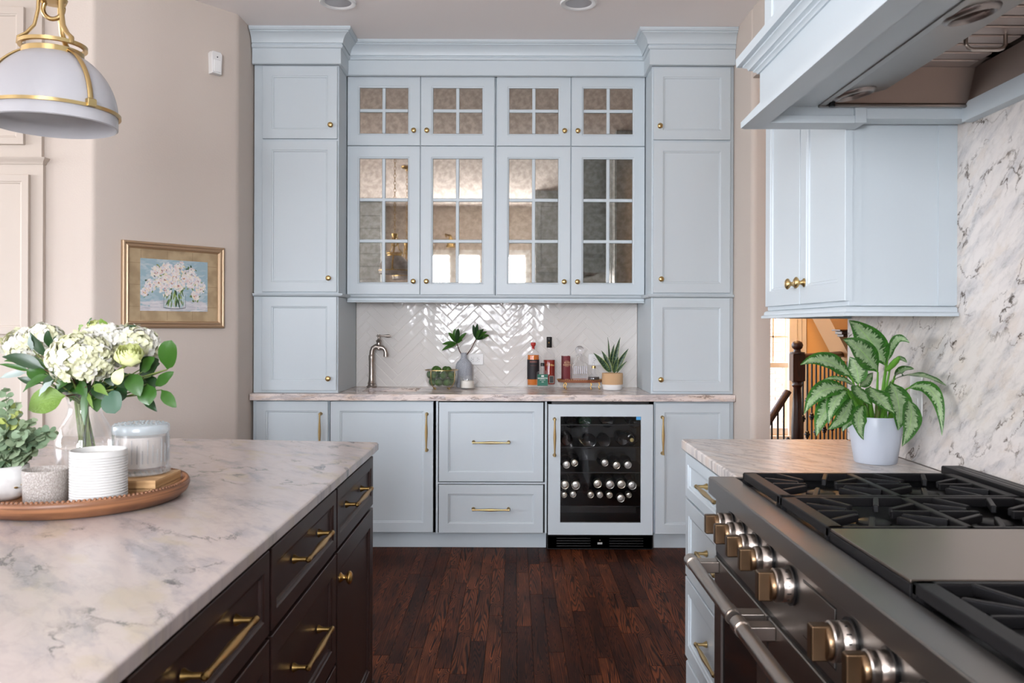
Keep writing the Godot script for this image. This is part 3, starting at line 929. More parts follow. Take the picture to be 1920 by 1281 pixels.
func herringbone(parent: Node3D) -> void:
	var w := 0.05
	var n := 5
	var gap := 0.0028
	var box := Rect2(-1.036, TOP + 0.001, 1.831, 0.566)
	var clip := PackedVector2Array([box.position, Vector2(box.end.x, box.position.y), box.end, Vector2(box.position.x, box.end.y)])
	for i in range(-70, 70):
		for j in range(-6, 7):
			for o in 2:
				# tiles lie along the rows and the columns by turns, each row one step on
				var r := Rect2(i + 2 * n * j, i, n, 1) if o == 0 else Rect2(i, i + 1 + 2 * n * j, 1, n)
				if (r.get_center() * w).rotated(PI / 4).distance_to(Vector2(0.29, 0.0)) > 1.5: continue
				var poly := PackedVector2Array()
				for c in [Vector2(gap, gap), Vector2(r.size.x * w - gap, gap), Vector2(r.size.x * w - gap, r.size.y * w - gap), Vector2(gap, r.size.y * w - gap)]:
					var q: Vector2 = (r.position * w + c).rotated(PI / 4)
					poly.append(q + Vector2(-0.41, 1.2))
				var cut := Geometry2D.intersect_polygons(poly, clip)
				if cut.is_empty(): continue
				var mid := Vector2.ZERO
				var area := 0.0
				var keep: PackedVector2Array = cut[0]
				for q in keep: mid += q / keep.size()
				var loc := PackedVector2Array()
				for q in keep: loc.append(q - mid)
				for k in loc.size(): area += loc[k].cross(loc[(k + 1) % loc.size()]) / 2
				if absf(area) < 0.0002: continue
				var g := Geo.new()
				g.prism(loc, 0.0, 0.006, 0.0014)
				var t := part(parent, "tile", g, M.tile, Vector3(mid.x, mid.y, -5.5765))
				# hand-set: each leans a little
				t.rotation = Vector3(rng.randfn(0, 0.003), rng.randfn(0, 0.003), 0)


func wine_cooler() -> void:
	var t := thing("wine_cooler", "under-counter wine cooler with a blue-grey framed dark glass door", "wine cooler", Vector3(0.5, 0, -5.3))
	var x0 := 0.195
	var x1 := 0.8065
	var body := Geo.new()
	body.span(0.190, 0.215, 0.005, 0.872, -5.57, -5.01).span(0.787, 0.812, 0.005, 0.872, -5.57, -5.01).span(0.19, 0.812, 0.855, 0.872, -5.57, -5.01).span(0.19, 0.812, 0.005, 0.1, -5.57, -5.0).span(0.19, 0.812, 0.005, 0.872, -5.58, -5.55)
	part(t, "body", body, M.black, Vector3.ZERO, true)
	var w := x1 - x0
	var y0 := py(1002.5, 4.98)
	var y1 := py(758, 4.98)
	var d := part(t, "door", Geo.new().ring(w, y1 - y0, pv([0, -0.03, 0, -0.0015, 0.0015, 0, 0.0705, 0, 0.0705, -0.008, 0.0705, -0.02])), M.paint, Vector3((x0 + x1) / 2 - 0.5, (y0 + y1) / 2, 5.3 - 4.975))
	var gm := glass(Color(0.45, 0.5, 0.52), 0.62)
	gm.albedo_color = Color(0.02, 0.03, 0.035, 0.06)
	part(d, "glass_pane", Geo.new().box(Vector3(0, 0, -0.011), Vector3(w - 0.138, y1 - y0 - 0.138, 0.004)), gm)
	pull(d, Vector3(-w / 2 + 0.036, 0.19, 0), 0.21, M.brass, true)
	part(d, "blue_sticker", Geo.new().box(Vector3(w / 2 - 0.085, (y1 - y0) / 2 - 0.081, -0.0085), Vector3(0.026, 0.019, 0.0008)), mat(rgb(80, 170, 226), 0.5))
	var gr := part(t, "grille", Geo.new().span(0.192, 0.808, 0.006, 0.086, -5.03, -5.0, 0.003), M.black, Vector3.ZERO, true)
	for k in 4:
		for h in 2:
			part(gr, "slat", Geo.new().box(Vector3.ZERO, Vector3(0.2, 0.007, 0.006), 0.002), M.black, Vector3([0.345, 0.655][h], 0.024 + k * 0.015, -4.998))
	part(gr, "badge", Geo.new().box(Vector3(0.5, 0.04, -4.998), Vector3(0.028, 0.011, 0.004), 0.001), mat(rgb(190, 190, 188), 0.4))
	part(gr, "lock", Geo.new().box(Vector3(0.5, 0.058, -4.998), Vector3(0.006, 0.006, 0.004), 0.001), M.nickel)
	var rows := [[288, 533, 32], [358, 518, 30], [618, 516, 30], [718, 537, 32], [815, 533, 32], [275, 707, 36], [368, 710, 38], [556, 697, 36], [664, 703, 37], [760, 700, 37], [853, 710, 37], [268, 792, 26], [345, 787, 28], [497, 790, 28], [575, 790, 28], [658, 792, 28], [756, 820, 34], [825, 792, 24], [447, 160, 55], [330, 170, 46], [640, 165, 48], [868, 165, 52], [290, 320, 46], [480, 330, 64], [612, 330, 54], [770, 315, 50], [848, 318, 20]]
	var foil := [mat(rgb(232, 230, 224), 0.34, 1.0), mat(rgb(244, 240, 228), 0.3, 1.0)]
	var green := mat(rgb(14, 44, 30), 0.12)
	var dark := mat(rgb(10, 12, 14), 0.12)
	var bottle_shape := pv([0, 0.30, 0.012, 0.30, 0.014, 0.297, 0.014, 0.22, 0.018, 0.2, 0.034, 0.17, 0.037, 0.16, 0.037, 0.004, 0.033, 0.0, 0.012, 0.0, 0, 0.008])
	for i in rows.size():
		var q: Array = rows[i]
		var u: float = 1000 + q[0] * 0.2186
		var vv: float = 755 + q[1] * 0.2186
		var neck := i < 18
		var where := at(u, vv, 5.09)
		var row_name: String = "third" if i < 5 else "fourth" if i < 11 else "lowest" if i < 18 else "top" if i < 22 else "second"
		var first: int = 0 if i < 5 else 5 if i < 11 else 11 if i < 18 else 18 if i < 22 else 22
		var rank: int = i - first
		if i == 18: rank = 1
		if i == 19: rank = 0
		var b := thing("wine_bottle", "%s wine bottle, %s from the left on the %s row inside the cooler" % ["foil-capped" if neck else "green-ended" if i == 18 else "cork-ended" if i == 26 else "dark", ["first", "second", "third", "fourth", "fifth", "sixth", "seventh"][rank], row_name], "bottle", where, "bottles on the %s row of the wine cooler" % row_name)
		var g := Geo.new()
		g.xf = Transform3D(Basis(Vector3.RIGHT, PI / 2 if neck else -PI / 2), Vector3(0, 0, -0.3 if neck else -0.02))
		var pp := bottle_shape.duplicate()
		pp.reverse()
		g.lathe(pp, 20)
		part(b, "bottle_glass", g, green if i == 18 else dark)
		var r: float = q[2] * 0.2186 / LENS * 5.09
		if neck:
			var f := Geo.new()
			f.xf = Transform3D(Basis(Vector3.RIGHT, PI / 2), Vector3.ZERO)
			f.lathe(pv([r * 0.9, -0.07, r, -0.06, r, -0.002, r * 0.93, 0.001, r * 0.86, -0.001, r * 0.78, 0.001, r * 0.4, 0.0015, 0, 0.0015]), 24)
			part(b, "foil_cap", f, foil[i % 2])
		elif i == 26:
			part(b, "cork", Geo.new().ball(Vector3(0, 0, 0), 0.013, 12), mat(rgb(190, 170, 110), 0.8))
		else:
			var f := Geo.new()
			f.xf = Transform3D(Basis(Vector3.RIGHT, PI / 2), Vector3.ZERO)
			f.lathe(pv([0.034, -0.02, r, -0.016, r, -0.002, r * 0.92, 0.002, r * 0.7, 0.0, r * 0.3, -0.008, 0, -0.01]), 24)
			part(b, "punt", f, green if i == 18 else dark)
	for k in 4:
		var y := py([793.0, 835.0, 882.0, 945.0][k], 5.09)
		part(t, "wire_shelf", Geo.new().span(0.217, 0.785, y - 0.012, y - 0.004, -5.5, -5.06, 0.002), M.black, Vector3.ZERO, true)


# ---- on the bar counter ---------------------------------------------------------

func bar_top() -> void:
	# worktop with an undermount sink
	var top := thing("bar_worktop", "pinkish grey veined marble worktop along the bar with a small undermount sink", "worktop", Vector3(-0.12, 0.875, -5.27))
	var g := Geo.new()
	var sx := [-0.93, -0.60]
	g.span(-1.541, sx[0], 0.875, TOP, -5.576, -4.95, 0.003).span(sx[1], 1.281, 0.875, TOP, -5.576, -4.95, 0.003).span(sx[0] - 0.004, sx[1] + 0.004, 0.875, TOP, -5.13, -4.95, 0.003).span(sx[0] - 0.004, sx[1] + 0.004, 0.875, TOP, -5.576, -5.44, 0.003)
	g.uvmap(func(p: Vector3) -> Vector2: return Vector2(p.x * 0.9 + p.z * 0.5 + p.y * 1.3, p.z * 0.9 - p.x * 0.25 + p.y * 2.0) / 0.9)
	part(top, "slab", g, M.bar_stone, Vector3.ZERO, true)
	part(top, "sink_bowl", Geo.new().span(sx[0] - 0.01, sx[1] + 0.01, 0.72, 0.73, -5.45, -5.12).span(sx[0] - 0.012, sx[0] - 0.002, 0.72, 0.8745, -5.45, -5.12).span(sx[1] + 0.002, sx[1] + 0.012, 0.72, 0.8745, -5.45, -5.12).span(sx[0], sx[1], 0.72, 0.8745, -5.45, -5.442).span(sx[0], sx[1], 0.72, 0.8745, -5.128, -5.12), M.white, Vector3.ZERO, true)
	# bridge-style tap
	var f := thing("bar_faucet", "antique nickel bar faucet with a lever handle and hooked spout", "faucet", Vector3(px(697, 5.49), TOP, -5.49))
	part(f, "column", Geo.new().lathe(pv([0.032, 0, 0.033, 0.008, 0.025, 0.014, 0.023, 0.022, 0.026, 0.026, 0.022, 0.032, 0.0185, 0.05, 0.0175, 0.165, 0.0195, 0.185, 0.0195, 0.205, 0.0155, 0.212]), 24), M.nickel)
	part(f, "spout", Geo.new().tube([Vector3(0, 0.205, 0), Vector3(0.002, 0.232, 0), Vector3(0.010, 0.252, 0), Vector3(0.026, 0.262, 0), Vector3(0.05, 0.258, 0), Vector3(0.072, 0.254, 0), Vector3(0.084, 0.243, 0), Vector3(0.090, 0.226, 0), Vector3(0.091, 0.21, 0), Vector3(0.091, 0.198, 0)], [0.0165, 0.0165, 0.017, 0.0185, 0.0195, 0.0155, 0.0135, 0.0128, 0.0155, 0.0155], 16), M.nickel)
	part(f, "valve", Geo.new().lathe(pv([0.012, 0.262, 0.019, 0.268, 0.017, 0.28, 0.021, 0.288, 0.017, 0.294, 0.0165, 0.314, 0.02, 0.32, 0.012, 0.327, 0.007, 0.335, 0.007, 0.35, 0.010, 0.354, 0.008, 0.362, 0.0, 0.363]), 20), M.nickel, Vector3(0.046, -0.02, 0))
	part(f, "lever", Geo.new().tube([Vector3(0.03, 0.332, 0), Vector3(0.046, 0.332, 0), Vector3(0.062, 0.332, 0), Vector3(0.08, 0.332, 0), Vector3(0.1, 0.331, 0), Vector3(0.118, 0.331, 0), Vector3(0.122, 0.331, 0)], [0.006, 0.006, 0.004, 0.006, 0.011, 0.008, 0.002], 12), M.nickel)
	# footed glass bowl full of limes
	var c := at(828.5, 728, 5.37)
	var b := thing("glass_bowl", "round clear glass bowl of limes on a gold wire stand", "bowl", Vector3(c.x, TOP, -5.36))
	part(b, "glass", Geo.new().lathe(pv([0.0, 0.012, 0.055, 0.013, 0.082, 0.024, 0.098, 0.05, 0.102, 0.085, 0.102, 0.122, 0.0985, 0.122, 0.0985, 0.085, 0.094, 0.052, 0.078, 0.028, 0.05, 0.018, 0.0, 0.017]), 40), M.glass)
	part(b, "wire_hoop", Geo.new().lathe(pv([0.1025, 0.119, 0.105, 0.119, 0.105, 0.123, 0.1025, 0.123, 0.1025, 0.119]), 40), M.brass)
	for k in 4:
		var a := 0.6 + k * PI / 2
		var di := Vector3(cos(a), 0, sin(a))
		part(b, "wire_leg", Geo.new().tube([di * 0.105 + Vector3(0, 0.121, 0), di * 0.105 + Vector3(0, 0.085, 0), di * 0.101 + Vector3(0, 0.048, 0), di * 0.084 + Vector3(0, 0.02, 0), di * 0.06 + Vector3(0, 0.009, 0)], 0.0022, 6).ball(di * 0.062 + Vector3(0, 0.007, 0), 0.007, 10), M.brass)
	var spots := []
	for k in 7:
		var a := TAU * k / 7.0
		spots.append(Vector3(cos(a) * 0.062, 0.046, sin(a) * 0.062))
		spots.append(Vector3(cos(a + 0.45) * 0.071, 0.088, sin(a + 0.45) * 0.071))
	for k in 3:
		spots.append(Vector3(cos(k * 2.1) * 0.024, 0.043, sin(k * 2.1) * 0.024))
		spots.append(Vector3(cos(k * 2.1 + 1.0) * 0.028, 0.086, sin(k * 2.1 + 1.0) * 0.028))
	for k in 4: spots.append(Vector3(cos(k * 1.6 + 0.4) * 0.046, 0.121, sin(k * 1.6 + 0.4) * 0.046))
	var lime_skin := normal(mat(rgb(56, 92, 26), 0.38), 0.25, 1.2, 9, 128)
	var lime_mesh := Geo.new().lathe(pv([0, -0.027, 0.006, -0.0265, 0.014, -0.021, 0.0205, -0.011, 0.0225, 0, 0.0205, 0.011, 0.014, 0.021, 0.006, 0.0255, 0.004, 0.029, 0, 0.030]), 18).mesh()
	for k in spots.size():
		var l := thing("lime", "green lime in the glass bowl beside the grey vase", "lime", b.position + spots[k], "limes in the glass bowl")
		part(l, "peel", lime_mesh, lime_skin).rotation = Vector3(rng.randf() * 6, rng.randf() * 6, rng.randf() * 6)
	# speckled vase with two cut stems
	c = at(870, 727, 5.49)
	var vz := -5.495
	var v := thing("stoneware_vase", "speckled blue-grey stoneware bottle vase behind the small candle", "vase", Vector3(c.x, TOP, vz))
	var speck := normal(tri(mat(Color.WHITE, 0.7), Vector3.ONE * 9.0), 0.09, 4.0, 14)
	speck.albedo_texture = ramp(256, 256, 44, 0.11, rgb(116, 122, 134), rgb(202, 205, 210), 3, 1, 1, 0.35, 0.6)
	part(v, "body", Geo.new().lathe(pv([0.0, 0.001, 0.044, 0.001, 0.05, 0.006, 0.053, 0.03, 0.0535, 0.13, 0.051, 0.15, 0.043, 0.166, 0.030, 0.178, 0.0215, 0.188, 0.0195, 0.2, 0.0195, 0.222, 0.0175, 0.2245, 0.015, 0.222, 0.015, 0.19, 0.0, 0.185]), 36), speck)
	for k in 2:
		var tip: Vector3 = [at(856.5, 644, 5.49), at(892.5, 637, 5.47)][k]
		var s := thing("cut_stem", ["left cut stem of glossy lobed leaves fanning out of the grey vase", "right cut stem with a cupped leaf cluster out of the grey vase"][k], "branch", Vector3(c.x, TOP + 0.215, vz))
		var p0 := Vector3([-0.004, 0.005][k], -0.02, 0)
		var p1 := tip - s.position
		part(s, "stem", Geo.new().tube([p0, p0.lerp(p1, 0.5) + Vector3([-0.004, 0.004][k], -0.004, 0), p1], [0.0035, 0.003, 0.003], 8), M.twig)
		var fan: Array = [[[-28, 14, 14], [-27, 2, 14], [-15, -20, 17], [-4, -27, 20], [4, -28, 16], [19, -20, 14], [-14, 9, 13], [11, -6, 12]], [[-5, -28, 14], [3, -30, 13], [9, -19, 13], [15, -20, 15], [21, -15, 15], [25, -8, 15], [18, -3, 16], [10, -10, 16]]][k]
		for q in fan:
			var e := p1 + Vector3(q[0], -q[1], rng.randf_range(-4, 16)) * 0.00344
			var m := p1.lerp(e, 0.5) + Vector3(0, 0.008, 0.012)
			part(s, "leaf", Geo.new().leaf(p1, m, e, q[2] * 0.0018, Vector3(-0.2 + rng.randf() * 0.4, 0.5, 0.8), 0.25, 1, 8), M.leaf_dark if rng.randf() < 0.4 else M.leaf)
	# outlets in the tile
	for k in 2:
		var u: float = [890.0, 1120.0][k]
		var o := thing("wall_outlet", ["white outlet plate on the tiles beside the grey vase", "white outlet plate on the tiles behind the snake plant"][k], "outlet", at(u, 674, 5.5685))
		part(o, "plate", Geo.new().box(Vector3(0, 0, 0.002), Vector3(0.115, 0.073, 0.006), 0.002), M.white)
		for s in [-1.0, 1.0]:
			var fc := part(o, "receptacle", Geo.new().box(Vector3(s * 0.02, 0, 0.006), Vector3(0.032, 0.034, 0.003), 0.002), M.white)
			part(fc, "slot", Geo.new().box(Vector3(s * 0.02, 0.007, 0.0076), Vector3(0.008, 0.0022, 0.001)).box(Vector3(s * 0.02, -0.006, 0.0076), Vector3(0.008, 0.0022, 0.001)).box(Vector3(s * 0.02 + 0.009, 0, 0.0076), Vector3(0.004, 0.004, 0.001)), M.black)
	# candle in a pressed glass
	var ca := thing("votive_candle", "small white candle in a pressed clear glass in front of the grey vase", "candle", Vector3(px(876.5, 5.37), TOP, -5.37))
	part(ca, "glass", Geo.new().lathe(pv([0, 0.001, 0.042, 0.001, 0.0455, 0.005, 0.046, 0.08, 0.0445, 0.083, 0.043, 0.08, 0.042, 0.008, 0, 0.007]), 44, 0.02, 22), M.glass)
	part(ca, "wax", Geo.new().lathe(pv([0, 0.009, 0.040, 0.009, 0.041, 0.052, 0.038, 0.054, 0, 0.053]), 40, 0.02, 20), mat(rgb(238, 234, 224), 0.6))
	bottles()


func letters(parent: Node3D, s: String, where: Vector3, size: float, m: Material, font := "Droid Sans", bold := false, turn := 0.0) -> void:
	var tm := TextMesh.new()
	tm.text = s
	var f := SystemFont.new()
	f.font_names = PackedStringArray([font])
	if bold: f.font_weight = 700
	tm.font = f
	tm.font_size = 32
	tm.pixel_size = size / 24.0
	tm.depth = 0.0006
	part(parent, "lettering", tm, m, where).rotation.y = turn


func bottles() -> void:
	var amber := mat(rgb(232, 132, 24), 0.12)
	amber.backlight_enabled = true
	amber.backlight = rgb(200, 110, 20)
	var red := mat(rgb(150, 34, 14), 0.12)
	red.backlight_enabled = true
	red.backlight = rgb(130, 24, 8)
	var gold := mat(rgb(198, 160, 96), 0.35, 0.8)
	# whiskey with a red stopper
	var b := thing("liquor_bottle", "round amber liquor bottle with a red stopper and black label, leftmost bottle", "bottle", Vector3(px(1000, 5.41), TOP, -5.41))
	part(b, "glass", Geo.new().lathe(pv([0, 0.001, 0.034, 0.001, 0.0375, 0.005, 0.0375, 0.222, 0.034, 0.236, 0.022, 0.244, 0.0135, 0.248, 0.0125, 0.256, 0.0135, 0.262]), 36), M.glass)
	part(b, "whiskey", Geo.new().lathe(pv([0, 0.026, 0.0345, 0.026, 0.036, 0.03, 0.036, 0.215, 0, 0.215]), 36), amber)
	part(b, "label", Geo.new().lathe(pv([0.0381, 0.062, 0.0384, 0.062, 0.0384, 0.186, 0.0381, 0.186]), 40), mat(rgb(34, 30, 34), 0.6))
	letters(b, "BEARFACE", Vector3(0, 0.172, 0.0386), 0.0075, mat(rgb(206, 126, 110), 0.5))
	part(b, "label_rule", Geo.new().span(-0.018, 0.018, 0.148, 0.149, 0.033, 0.0386), mat(rgb(150, 64, 60), 0.5))
	part(b, "stopper", Geo.new().lathe(pv([0, 0.25, 0.0085, 0.25, 0.0085, 0.268, 0.0125, 0.272, 0.0162, 0.28, 0.0162, 0.29, 0.0135, 0.294, 0, 0.294]), 20), mat(rgb(176, 50, 44), 0.4))
	# tall square one with a black neck
	b = thing("liquor_bottle", "tallest liquor bottle, half full of dark red spirit, black neck wrap", "bottle", Vector3(px(1030, 5.47), TOP, -5.47))
	part(b, "glass", Geo.new().lathe(pv([0, 0.001, 0.034, 0.001, 0.0375, 0.005, 0.038, 0.03, 0.038, 0.208, 0.034, 0.222, 0.021, 0.231, 0.018, 0.238, 0.0165, 0.262]), 36), M.glass)
	part(b, "spirit", Geo.new().lathe(pv([0, 0.026, 0.035, 0.026, 0.0365, 0.03, 0.0365, 0.182, 0, 0.182]), 36), red)
	part(b, "neck_wrap", Geo.new().lathe(pv([0.0166, 0.260, 0.0172, 0.261, 0.0172, 0.308, 0.0178, 0.310, 0.0178, 0.326, 0.015, 0.329, 0, 0.329]), 24), mat(rgb(22, 21, 20), 0.4))
	part(b, "seal", Geo.new().ball(Vector3(-0.003, 0.292, 0.0168), 0.005, 10), gold)
	letters(b, "BARRELL", Vector3(0.004, 0.150, 0.0386), 0.009, gold, "Droid Serif")
	part(b, "label", Geo.new().span(0.002, 0.026, 0.036, 0.08, 0.026, 0.0395, 0.001), mat(rgb(32, 26, 24), 0.5))
	part(b, "label_border", Geo.new().ring(0.026, 0.046, pv([0, 0, 0, 0.001, 0.0015, 0.001, 0.0015, 0])), mat(rgb(220, 206, 190), 0.5), Vector3(0.014, 0.058, 0.0395))
	# flask with a green label
	b = thing("gin_bottle", "small square-shouldered clear gin bottle with a green label, in front", "bottle", Vector3(px(1017.5, 5.33), TOP, -5.33))
	part(b, "glass", Geo.new().prism(pv([-0.036, 0.001, 0.036, 0.001, 0.037, 0.004, 0.037, 0.106, 0.030, 0.115, 0.012, 0.121, 0.011, 0.15, -0.011, 0.15, -0.012, 0.121, -0.030, 0.115, -0.037, 0.106, -0.037, 0.004]), -0.021, 0.021, 0.003), M.glass)
	part(b, "label", Geo.new().span(-0.032, 0.032, 0.026, 0.098, 0.0213, 0.0218), mat(rgb(38, 104, 84), 0.6))
	var wl := mat(rgb(232, 236, 232), 0.6)
	letters(b, "MAMMOTH", Vector3(0, 0.073, 0.022), 0.0085, wl, "Droid Sans", true)
	letters(b, "DISTILLING", Vector3(0, 0.062, 0.022), 0.005, wl)
	letters(b, "GIN", Vector3(0, 0.05, 0.022), 0.006, wl)
	part(b, "mountain_emblem", Geo.new().prism(pv([-0.009, 0.082, 0.009, 0.082, 0.008, 0.089, 0.005, 0.094, 0.002, 0.09, 0.0, 0.0925, -0.002, 0.09, -0.005, 0.094, -0.008, 0.089]), 0.0218, 0.0224), wl)
	part(b, "cap", Geo.new().lathe(pv([0, 0.148, 0.0125, 0.148, 0.0125, 0.166, 0.0115, 0.168, 0, 0.168]), 20), M.black)
	# tray on feet
	var tc := Vector3(px(1087, 5.44), TOP, -5.40)
	var t := thing("copper_tray", "oval copper tray with a raised rim on four scrolled feet", "tray", tc)
	var ty := 0.044
	part(t, "tray", Geo.new().lathe(pv([0, ty, 0.136, ty, 0.139, ty + 0.002, 0.142, ty + 0.013, 0.145, ty + 0.016, 0.144, ty + 0.018, 0.1405, ty + 0.017, 0.137, ty + 0.006, 0.134, ty + 0.004, 0, ty + 0.004]), 48, 0.0, 0, 0.6), tri(mat(rgb(226, 158, 124), 0.26, 0.6), Vector3.ONE))
	var bd := Geo.new()
	for k in 60:
		var a := TAU * k / 60
		bd.ball(Vector3(cos(a) * 0.1445, ty + 0.017, sin(a) * 0.1445 * 0.6), 0.0032, 6)
	part(t, "beaded_rim", bd, M.bronze)
	for q in [Vector2(-0.095, 0.055), Vector2(0.06, 0.08), Vector2(-0.1, -0.05), Vector2(0.115, 0.04)]:
		part(t, "foot", Geo.new().tube([Vector3(q.x, ty, q.y), Vector3(q.x + 0.006, ty - 0.012, q.y + 0.003), Vector3(q.x - 0.002, ty - 0.024, q.y), Vector3(q.x + 0.004, 0.005, q.y + 0.004)], [0.006, 0.004, 0.003, 0.004], 8).ball(Vector3(q.x + 0.004, 0.0052, q.y + 0.004), 0.005, 8), M.bronze)
	var ft := TOP + ty + 0.0045
	var bk := thing("book", "maroon hardback book standing upright on the copper tray", "book", Vector3(px(1063, 5.41), ft, -5.41))
	bk.rotation.y = 0.12
	var maroon := mat(rgb(112, 34, 40), 0.6)
	part(bk, "cover", Geo.new().prism(pv([-0.022, 0.0, -0.022, 0.075, -0.019, 0.075, -0.019, 0.002, 0.019, 0.002, 0.019, 0.075, 0.022, 0.075, 0.022, 0.0, 0.012, -0.004, -0.012, -0.004]), 0, 0.16), maroon).rotation.x = -PI / 2
	part(bk, "pages", Geo.new().span(-0.0185, 0.0185, 0.004, 0.156, -0.072, -0.003), mat(rgb(226, 214, 192), 0.8))
	var foil := mat(rgb(222, 190, 150), 0.4, 0.4)
	letters(bk, "BLUE", Vector3(0, 0.118, 0.0046), 0.010, foil, "Droid Serif", true)
	letters(bk, "RIBBON", Vector3(0, 0.104, 0.0046), 0.009, foil, "Droid Serif", true)
	part(bk, "spine_band", Geo.new().span(-0.012, 0.012, 0.094, 0.0952, 0.0035, 0.0045).span(-0.012, 0.012, 0.128, 0.1292, 0.0035, 0.0045).span(-0.012, 0.012, 0.012, 0.014, 0.0035, 0.0045), foil)
	# cut-glass decanter
	var crystal := mat(Color(0.97, 0.96, 0.98, 0.05), 0.02)
	crystal.transparency = BaseMaterial3D.TRANSPARENCY_ALPHA
	var d := thing("glass_decanter", "square cut-glass decanter with a round ball stopper on the copper tray", "decanter", Vector3(px(1087, 5.40), ft, -5.40))
	d.rotation.y = 0.08
	part(d, "body", Geo.new().prism(pv([-0.048, 0.002, -0.044, 0, 0.044, 0, 0.048, 0.002, 0.053, 0.02, 0.054, 0.1, 0.05, 0.112, 0.036, 0.122, 0.02, 0.128, 0.0165, 0.135, 0.0165, 0.160, 0.022, 0.162, 0.022, 0.165, -0.022, 0.165, -0.022, 0.162, -0.0165, 0.160, -0.0165, 0.135, -0.02, 0.128, -0.036, 0.122, -0.05, 0.112, -0.054, 0.1, -0.053, 0.02]), -0.034, 0.034, 0.008), crystal)
	var cuts := Geo.new()
	for i in 13:
		for j in 4:
			cuts.box(Vector3(-0.042 + i * 0.007, 0.014 + j * 0.008, 0.0345), Vector3(0.0048, 0.0048, 0.003), 0.0015)
	for i in 7:
		cuts.box(Vector3(-0.039 + i * 0.013, 0.074, 0.0342), Vector3(0.008, 0.05, 0.003), 0.0015)
	part(d, "cut_facets", cuts, mat(rgb(206, 204, 210), 0.08))
	part(d, "stopper", Geo.new().ball(Vector3(0, 0.198, 0), 0.028, 24).lathe(pv([0.014, 0.163, 0.012, 0.168, 0.013, 0.174]), 16), _solid_glass())
	d = thing("cordial_decanter", "small round-bellied decanter of dark cordial with a gold collar on the tray", "decanter", Vector3(px(1113.5, 5.38), ft, -5.38))
	part(d, "glass", Geo.new().lathe(pv([0, 0, 0.03, 0, 0.036, 0.006, 0.0385, 0.018, 0.034, 0.034, 0.018, 0.048, 0.0115, 0.062, 0.0105, 0.085]), 32), crystal)
	part(d, "cordial", Geo.new().lathe(pv([0, 0.002, 0.028, 0.002, 0.0345, 0.008, 0.037, 0.018, 0.034, 0.031, 0, 0.031]), 32), mat(rgb(22, 8, 9), 0.08))
	part(d, "collar", Geo.new().lathe(pv([0.0105, 0.084, 0.0135, 0.085, 0.0135, 0.099, 0.0105, 0.1]), 24), M.brass)
	part(d, "stopper", Geo.new().lathe(pv([0.009, 0.098, 0.006, 0.104, 0.0075, 0.114, 0.005, 0.124, 0, 0.126]), 16), crystal)
	# snake plant
	var pz := -5.33
	var p := thing("snake_plant", "small snake plant in a tan and white two-tone pot at the end of the bar", "potted plant", Vector3(px(1148.5, 5.33), TOP, pz))
	var woven := normal(tri(mat(rgb(206, 168, 128), 0.9), Vector3(40, 60, 40)), 0.2, 3.0, 17, 64)
	part(p, "pot", Geo.new().lathe(pv([0, 0.001, 0.055, 0.001, 0.06, 0.006, 0.064, 0.036, 0.0648, 0.036]), 36), M.white)
	part(p, "woven_band", Geo.new().lathe(pv([0.0648, 0.036, 0.0652, 0.038, 0.0652, 0.104, 0.064, 0.106, 0.061, 0.104, 0.061, 0.09]), 36), woven)
	part(p, "soil", Geo.new().lathe(pv([0.0612, 0.0895, 0.03, 0.093, 0, 0.094]), 24), M.soil)
	var sn := mat(Color.WHITE, 0.4)
	sn.albedo_texture = snake_skin()
	for q in [[1149, 694, 1163, 632, 8, 0.0], [1146, 694, 1153, 645, 7, -0.02], [1143, 694, 1112, 661, 9, 0.02], [1146, 694, 1128, 657, 8, 0.0], [1144, 694, 1141, 632, 3.4, -0.03], [1153, 694, 1178, 653, 8, 0.01], [1156, 695, 1175, 676, 3.5, 0.02], [1151, 695, 1158, 668, 7, 0.03]]:
		var a := at(q[0], q[1] + 4, 5.33) - p.position
		a.z = q[5] * 0.6
		var z := at(q[2], q[3], 5.33) - p.position
		z.z = q[5] * 1.6
		part(p, "leaf", Geo.new().leaf(a, a.lerp(z, 0.55) + Vector3(signf(a.x - z.x) * 0.008, 0.004, 0), z, q[4] * 0.0044, Vector3(0.15, 0.2, 1), 0.35, 0, 10, 0.0012, 0.0), sn)


func _solid_glass() -> StandardMaterial3D:
	var m := mat(Color(0.97, 0.97, 0.98, 0.02), 0.02)
	m.refraction_enabled = true
	m.refraction_scale = 0.05
	return m


func snake_skin() -> ImageTexture:
	var c := noise(64, 256, 0.06, 91, 3, 4, 1)
	var out := PackedByteArray()
	out.resize(64 * 256 * 3)
	for i in 64 * 256:
		var x := (i % 64) / 63.0
		var edge := absf(x - 0.5) > 0.42
		var k := smoothstep(0.4, 0.6, c[i] / 255.0)
		out[i * 3] = 150 if edge else int(lerpf(26, 70, k)); out[i * 3 + 1] = 160 if edge else int(lerpf(52, 98, k)); out[i * 3 + 2] = 84 if edge else int(lerpf(34, 62, k))
	return tex(64, 256, out)


# ---- left of the bar: painting, sensor, pantry, pendants ---------------------------

func on_angled_wall(u: float, v: float) -> Transform3D:
	# where the sight line through that pixel meets the angled wall
	var k := (u - 966.0) / LENS
	var t := (-1.531 - k * 4.767) / (0.205 - k * 0.257)
	var d := 4.767 - 0.257 * t
	return Transform3D(Basis(Vector3(0.6237, 0, -0.7819), Vector3.UP, Vector3(0.7819, 0, 0.6237)), at(u, v, d))


